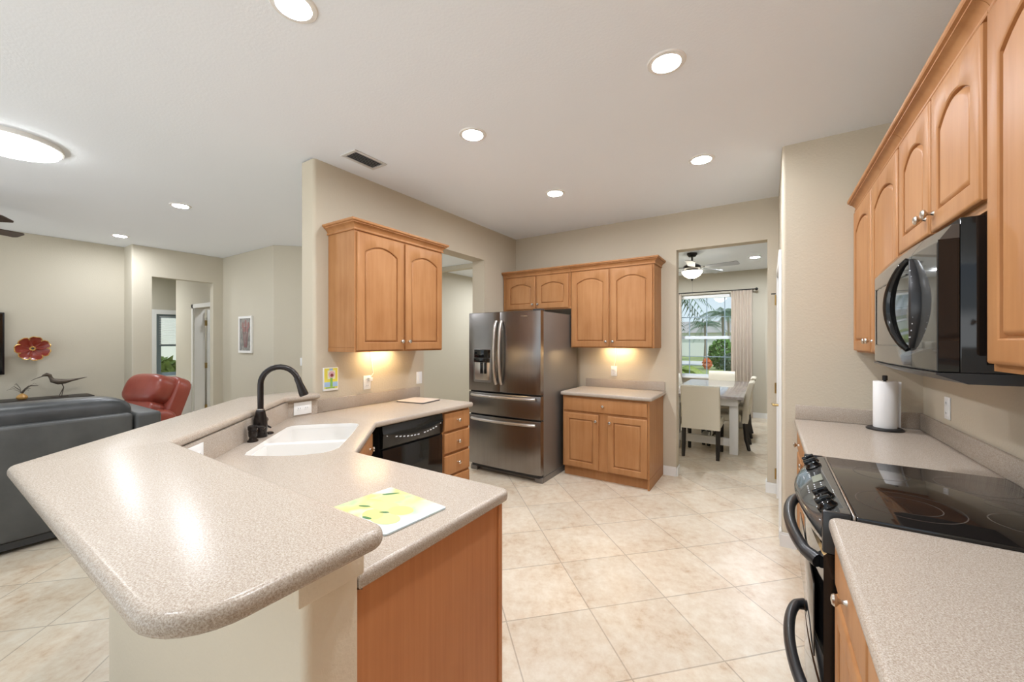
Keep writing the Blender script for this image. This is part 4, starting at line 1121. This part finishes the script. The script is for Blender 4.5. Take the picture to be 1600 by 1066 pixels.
rc = thing('recliner_chair', 'red leather recliner with puffed headrest behind the sofa', 'armchair', (-5.95, 1.30, 0), R(18))   # seat faces -Y
MB().pillow((0, -0.15, 0.42), (0.56, 0.62, 0.24), 0.5, 0.3, 28).build('seat_cushion', M_red, rc)
MB().box(-0.28, 0.28, -0.42, 0.22, 0.0, 0.33, 0.03, 3).build('base', M_red, rc)
rt = Matrix.Rotation(R(-22), 3, 'X')
MB().pillow((0, 0.36, 0.63), (0.62, 0.20, 0.84), 0.35, 0.3, 28, rt).build('backrest_shell', M_red, rc)
MB().pillow((0, 0.30, 0.895), (0.56, 0.29, 0.36), 0.65, 0.55, 28, rt).build('headrest', M_red, rc)
MB().pillow((0, 0.20, 0.64), (0.52, 0.22, 0.32), 0.6, 0.4, 28, rt).build('lumbar_cushion', M_red, rc)
for s in (-1, 1): MB().pillow((s * 0.36, -0.10, 0.40), (0.20, 0.82, 0.62), 0.4, 0.35, 28).build('arm', M_red, rc)

ct = thing('console_table', 'low dark console table along the living room wall', 'table', (-7.80, 0.35, 0))
MB().box(-0.19, 0.19, -1.6, 1.08, 0.70, 0.735, 0.004).build('table_top', M_darkwood, ct)
for sx_ in (-0.15, 0.15):
    for sy_ in (-1.55, 1.03): MB().box(sx_ - .03, sx_ + .03, sy_ - .03, sy_ + .03, 0, 0.6995, 0.003).build('leg', M_darkwood, ct)
tv = thing('television', 'flat black television at the left edge on the living room wall', 'television', (-7.97, 0.05, 1.43))
MB().box(-0.028, 0.0, -0.6, 0.6, -0.3, 0.3).box(0.0, 0.03, -0.645, 0.66, -0.385, 0.385, 0.004).build('bezel', M_tvblk, tv)
MB().box(0.0305, 0.0325, -0.63, 0.645, -0.37, 0.37).build('screen', M_black, tv, smooth=False)

fw = thing('flower_wall_art', 'red ceramic flower with gold edges on the living wall', 'wall art', (-7.93, 0.93, 1.365), PI / 2)  # local -y faces the room
for k in range(7):
    a = 2 * PI * k / 7 + 0.2
    mb = MB(); mb.M = Matrix.Rotation(a, 4, 'Y') @ Matrix.Translation((0, -0.004 * (k % 2), 0))
    rows = []
    for i in range(9):
        s = i / 8; r_ = 0.02 + 0.13 * s; hw = 0.010 + 0.043 * math.sin(PI * min(1, s * 0.62 + 0.08)) * (1 if s < 0.85 else (1 - ((s - 0.85) / 0.15) ** 2 * 0.45))
        row = []
        for j in range(7):
            u = -1 + j / 3
            row.append((u * hw, -0.012 - 0.04 * s * s - 0.012 * u * u, r_))
        rows.append(row)
    rows2 = [[(x, y + 0.006, z) for x, y, z in reversed(r_)] for r_ in rows]
    mb.loops([a_ + b_ for a_, b_ in zip(rows, rows2)])
    pt = mb.build('petal', M_petal, fw)
    mb = MB(); mb.M = Matrix.Rotation(a, 4, 'Y') @ Matrix.Translation((0, -0.004 * (k % 2), 0))
    e_ = [rows[i][6] for i in range(5, 9)] + [rows[8][j] for j in (5, 4, 3, 2, 1)] + [rows[i][0] for i in range(8, 4, -1)]
    mb.tube([(x, y + 0.003, z) for x, y, z in e_], 0.0055, 6).build('petal_edge', M_gold, pt)
MB().lathe([(0.032, 0), (0.032, -0.018), (0.022, -0.026), (0.01, -0.022)], n=20, axis='y').build('center_ring', M_gold, fw)
MB().lathe([(0.013, -0.0225), (0.013, -0.029), (0.004, -0.031)], n=14, axis='y').build('center_button', M_rubber, fw)
MB().lathe([(0.02, 0.0005), (0.02, 0.068)], n=12, axis='y').build('hanger', M_iron, fw)

bd = thing('bird_figurine', 'bronze long-billed shorebird figurine on the console table', 'figurine', (-7.78, 1.10, 0.736), 0)  # faces -Y
MB().tube([(0, -0.115, 0.27), (0, -0.10, 0.283), (0, -0.07, 0.295), (0, -0.045, 0.282), (0, -0.035, 0.25), (0, -0.02, 0.215), (0, 0.03, 0.195), (0, 0.09, 0.195), (0, 0.14, 0.205), (0, 0.22, 0.222), (0, 0.29, 0.238)],
          [0.004, 0.012, 0.024, 0.021, 0.018, 0.030, 0.037, 0.030, 0.018, 0.010, 0.002], 14).build('body', M_birdm, bd)
MB().tube([(0, -0.11, 0.273), (0, -0.16, 0.25), (0, -0.20, 0.226)], [0.006, 0.004, 0.002], 8).build('bill', M_birdm, bd)
MB().tube([(0.008, 0.06, 0.17), (0.008, 0.075, 0.12), (0.008, 0.035, 0.008)], [0.006, 0.005, 0.004], 8).build('leg', M_birdm, bd)
MB().tube([(-0.008, 0.06, 0.17), (-0.008, 0.078, 0.12), (-0.008, 0.06, 0.008)], [0.006, 0.005, 0.004], 8).build('leg', M_birdm, bd)
MB().box(-0.03, 0.03, -0.04, 0.115, 0, 0.0085, 0.003).build('base', M_birdm, bd)
tw_ = thing('twig_ornament', 'wiry twig ornament rising from an amber gourd, left of bird', 'figurine', (-7.78, 0.83, 0.736))
MB().lathe([(0.03, 0), (0.045, 0.012), (0.05, 0.03), (0.035, 0.055), (0.014, 0.07), (0.008, 0.075)], n=20).build('gourd', M_amber, tw_)
b = MB()
for k in range(16):
    a = random.uniform(0, 2 * PI); L = random.uniform(0.07, 0.15); up = random.uniform(0.05, 0.13)
    b.tube([(0, 0, 0.07), (0.3 * L * math.cos(a), 0.3 * L * math.sin(a), 0.07 + up * 0.6), (L * math.cos(a) * .8, L * math.sin(a) * .8, 0.07 + up), (L * math.cos(a), L * math.sin(a), 0.06 + up * 0.95)], 0.0016, 5)
b.tube([(0, 0, 0.07), (0, 0.01, 0.10), (0, 0.03, 0.14), (0, 0.07, 0.165), (0, 0.13, 0.16)], [0.006, 0.012, 0.005, 0.008, 0.003], 8)
b.build('twigs', M_birdm, tw_)

def pic_mat():
    m = mat('tulip print', (0.3, 0.3, 0.3), 0.4)
    basecol(m, ramp(m, noise(m, coords(m), 14, 4), [(0.35, (0.14, 0.14, 0.13)), (0.5, (0.24, 0.235, 0.22)), (0.68, (0.37, 0.33, 0.29))]))
    return m
pf = thing('framed_picture', 'narrow white framed picture of pink tulips on the far wall', 'picture', (-6.825, 2.939, 1.565))
PW, PH = 0.215, 0.285
MB().box(-PW, PW, -0.025, 0, -PH, -PH + .035).box(-PW, PW, -0.025, 0, PH - .035, PH).box(-PW, -PW + .035, -0.025, 0, -PH + .035, PH - .035).box(PW - .035, PW, -0.025, 0, -PH + .035, PH - .035).build('frame', M_white, pf, smooth=False)
MB().box(-PW + .035, PW - .035, -0.012, -0.004, -PH + .035, PH - .035).build('print', pic_mat(), pf, smooth=False)
M_tulip = mat('tulip pink', (0.30, 0.15, 0.14), 0.5)
for x, z, h in ((-0.09, 0.12, 0.10), (0.0, 0.15, 0.11), (0.09, 0.12, 0.10), (-0.045, 0.06, 0.09), (0.05, 0.06, 0.09)):
    tq = MB().lathe([(0.001, 0), (0.03, 0.02), (0.034, 0.05), (0.02, h)], (x, -0.013, z - 0.03), n=10)
    for v_ in tq.bm.verts: v_.co.y = -0.013 + (v_.co.y + 0.013) * 0.02
    tq.tube([(x, -0.0135, z - 0.03), (x * 0.4, -0.0135, -0.2)], 0.004, 4).build('tulip', M_tulip, pf)
hc = thing('hall_chest', 'low white chest standing against the hallway side wall', 'chest', (-9.1, 2.70, 0))
MB().box(-0.33, 0.30, -0.17, 0.19, 0.03, 0.68, 0.006).build('chest_body', M_plate, hc)
MB().box(-0.345, 0.315, -0.185, 0.195, 0.6805, 0.71, 0.006).build('chest_lid', M_plate, hc)
MB().box(-0.32, 0.29, -0.15, 0.17, 0.0, 0.0295).build('plinth', M_plate, hc, smooth=False)

# ------------------------------------------------------------------ outdoors
g = MB().box(-60, 60, 9.03, 90, -0.35, -0.25)
struct(g, 'ground_lawn', M_grass, 'sunlit lawn beyond the dining window', 'lawn', smooth=False)
struct(MB().box(-40, 40, 31.5, 38, -0.249, -0.22), 'road', M_road, 'pale concrete street beyond the garden', 'road', smooth=False)
struct(MB().box(-40, -14.3, -10, 9.0, -0.35, -0.25), 'ground_side', M_grass, 'lawn beyond the hallway window', 'lawn', smooth=False)
def foliage(mb, c, size, n, s=0.12):
    for _ in range(n):
        u = Vector((random.gauss(0, 1), random.gauss(0, 1), random.gauss(0, 1))).normalized() * random.uniform(0.55, 1) ** 0.5
        p = Vector((c[0] + u.x * size[0], c[1] + u.y * size[1], max(c[2] + u.z * size[2], 0.02)))
        a = Vector((random.gauss(0, 1), random.gauss(0, 1), random.gauss(0, 1))).normalized() * s
        b_ = a.cross(Vector((random.gauss(0, 1), random.gauss(0, 1), 1))).normalized() * s * 0.45
        mb.bm.faces.new([mb.v(p - a), mb.v(p + b_), mb.v(p + a), mb.v(p - b_)])
    return mb
def bush(name, label, c, size, n, m, cat='bush', s=0.12):
    o = thing(name, label, cat, (c[0], c[1], -0.2))
    foliage(MB(), (0, 0, size[2] * 0.95), size, n, s).build('foliage', m, o, smooth=False)
    MB().tube([(0, 0, 0), (0.02, 0, size[2])], [0.05, 0.03], 8).build('stem', M_trunk, o)
    return o
bush('hedge_shrub', 'green clipped shrub seen low in the right half of dining window', (-2.35, 27.5), (0.8, 0.5, 0.95), 1100, M_leaf, s=0.14)
bush('hedge_shrub', 'dark green low shrub beside the right curtain in the window view', (-1.75, 25.5), (0.55, 0.4, 0.5), 700, M_palm, s=0.12)
bush('flower_bush', 'small orange flowering bush left of the green shrub', (-3.1, 26.6), (0.25, 0.25, 0.34), 260, M_orange, s=0.09)
def palm(label, x, y, h, nf, fl_, m, cat='palm tree', droop=0.9, tr=0.11):
    o = thing('palm_tree', label, cat, (x, y, -0.25))
    MB().tube([(0, 0, 0), (0.05, 0, h * 0.5), (0.0, 0, h)], [tr * 1.2, tr, tr * 0.85], 10).build('trunk', M_trunk, o)
    mb = MB()
    for k in range(nf):
        a = 2 * PI * k / nf + random.uniform(-0.2, 0.2); el = random.uniform(0.1, 1.1); L = fl_ * random.uniform(0.8, 1.1)
        prev = None; P = []
        for i in range(13):
            s = i / 12
            r_ = L * s * math.cos(el * (1 - s * 0.5)); z = h + L * (math.sin(el) * s - droop * s * s)
            P.append(Vector((r_ * math.cos(a), r_ * math.sin(a), z)))
        mb.tube(P, [0.018 * (1 - i / 14) for i in range(13)], 5)
        for i in range(2, 13):
            t = (P[i] - P[i - 1]).normalized(); sd_ = t.cross(Vector((0, 0, 1))).normalized()
            for sgn in (-1, 1):
                for q in (0, 0.5):
                    base = P[i - 1].lerp(P[i], q)
                    ll = L * 0.24 * math.sin(PI * min(1, (i + q) / 13 * 0.85 + 0.12))
                    tip = base + sd_ * sgn * ll * 0.8 + t * ll * 0.45 - Vector((0, 0, ll * 0.5))
                    wv = t * 0.028
                    mb.bm.faces.new([mb.v(base - wv), mb.v(base + wv), mb.v(tip)])
    mb.build('fronds', m, o, smooth=False)
    return o
palm('palm with drooping fronds hanging over the top of the window', -2.9, 11.6, 3.3, 15, 2.1, M_palm)
palm('slim palm seen in the right half of the dining window', -2.55, 30.0, 3.6, 14, 2.0, M_palm, tr=0.10)
palm('distant palm across the street near the window centre', -4.9, 40.5, 3.2, 14, 2.2, M_palm)
palm('distant palm across the street near the right curtain', -3.3, 44.5, 4.3, 14, 2.2, M_palm)
palm('short yellow-green palm at the left of the dining window', -2.45, 13.8, 0.7, 18, 1.25, M_leaf2, tr=0.12)
nh = thing('neighbor_house', 'pale house across the street behind the palms', 'house', (-9, 52, -0.25))
MB().box(-7, 9, 0, 6, 0, 2.8).build('walls', M_stucco, nh, smooth=False)
mb = MB(); mb.loops([[(-7.5, -0.5, 2.801), (9.5, -0.5, 2.801), (9.5, 6.5, 2.801), (-7.5, 6.5, 2.801)], [(-4, 3, 4.3), (6, 3, 4.3), (6, 3.1, 4.3), (-4, 3.1, 4.3)]]).build('roof', M_roof, nh, smooth=False)
MB().box(0, 4.2, -0.04, -0.001, 0, 2.2).build('garage_door', M_white, nh, smooth=False)
bush('hedge_shrub', 'yellow-green shrub outside the hallway window', (-14.9, 4.05), (0.6, 0.6, 0.62), 700, M_leaf2, s=0.2)
nh2 = MB().box(-20.2, -20, 0, 12, -0.25, 4.0).build('neighbor_wall', M_stucco, smooth=False)
tag(nh2, 'pale grey house wall outside the hallway window', 'house wall')
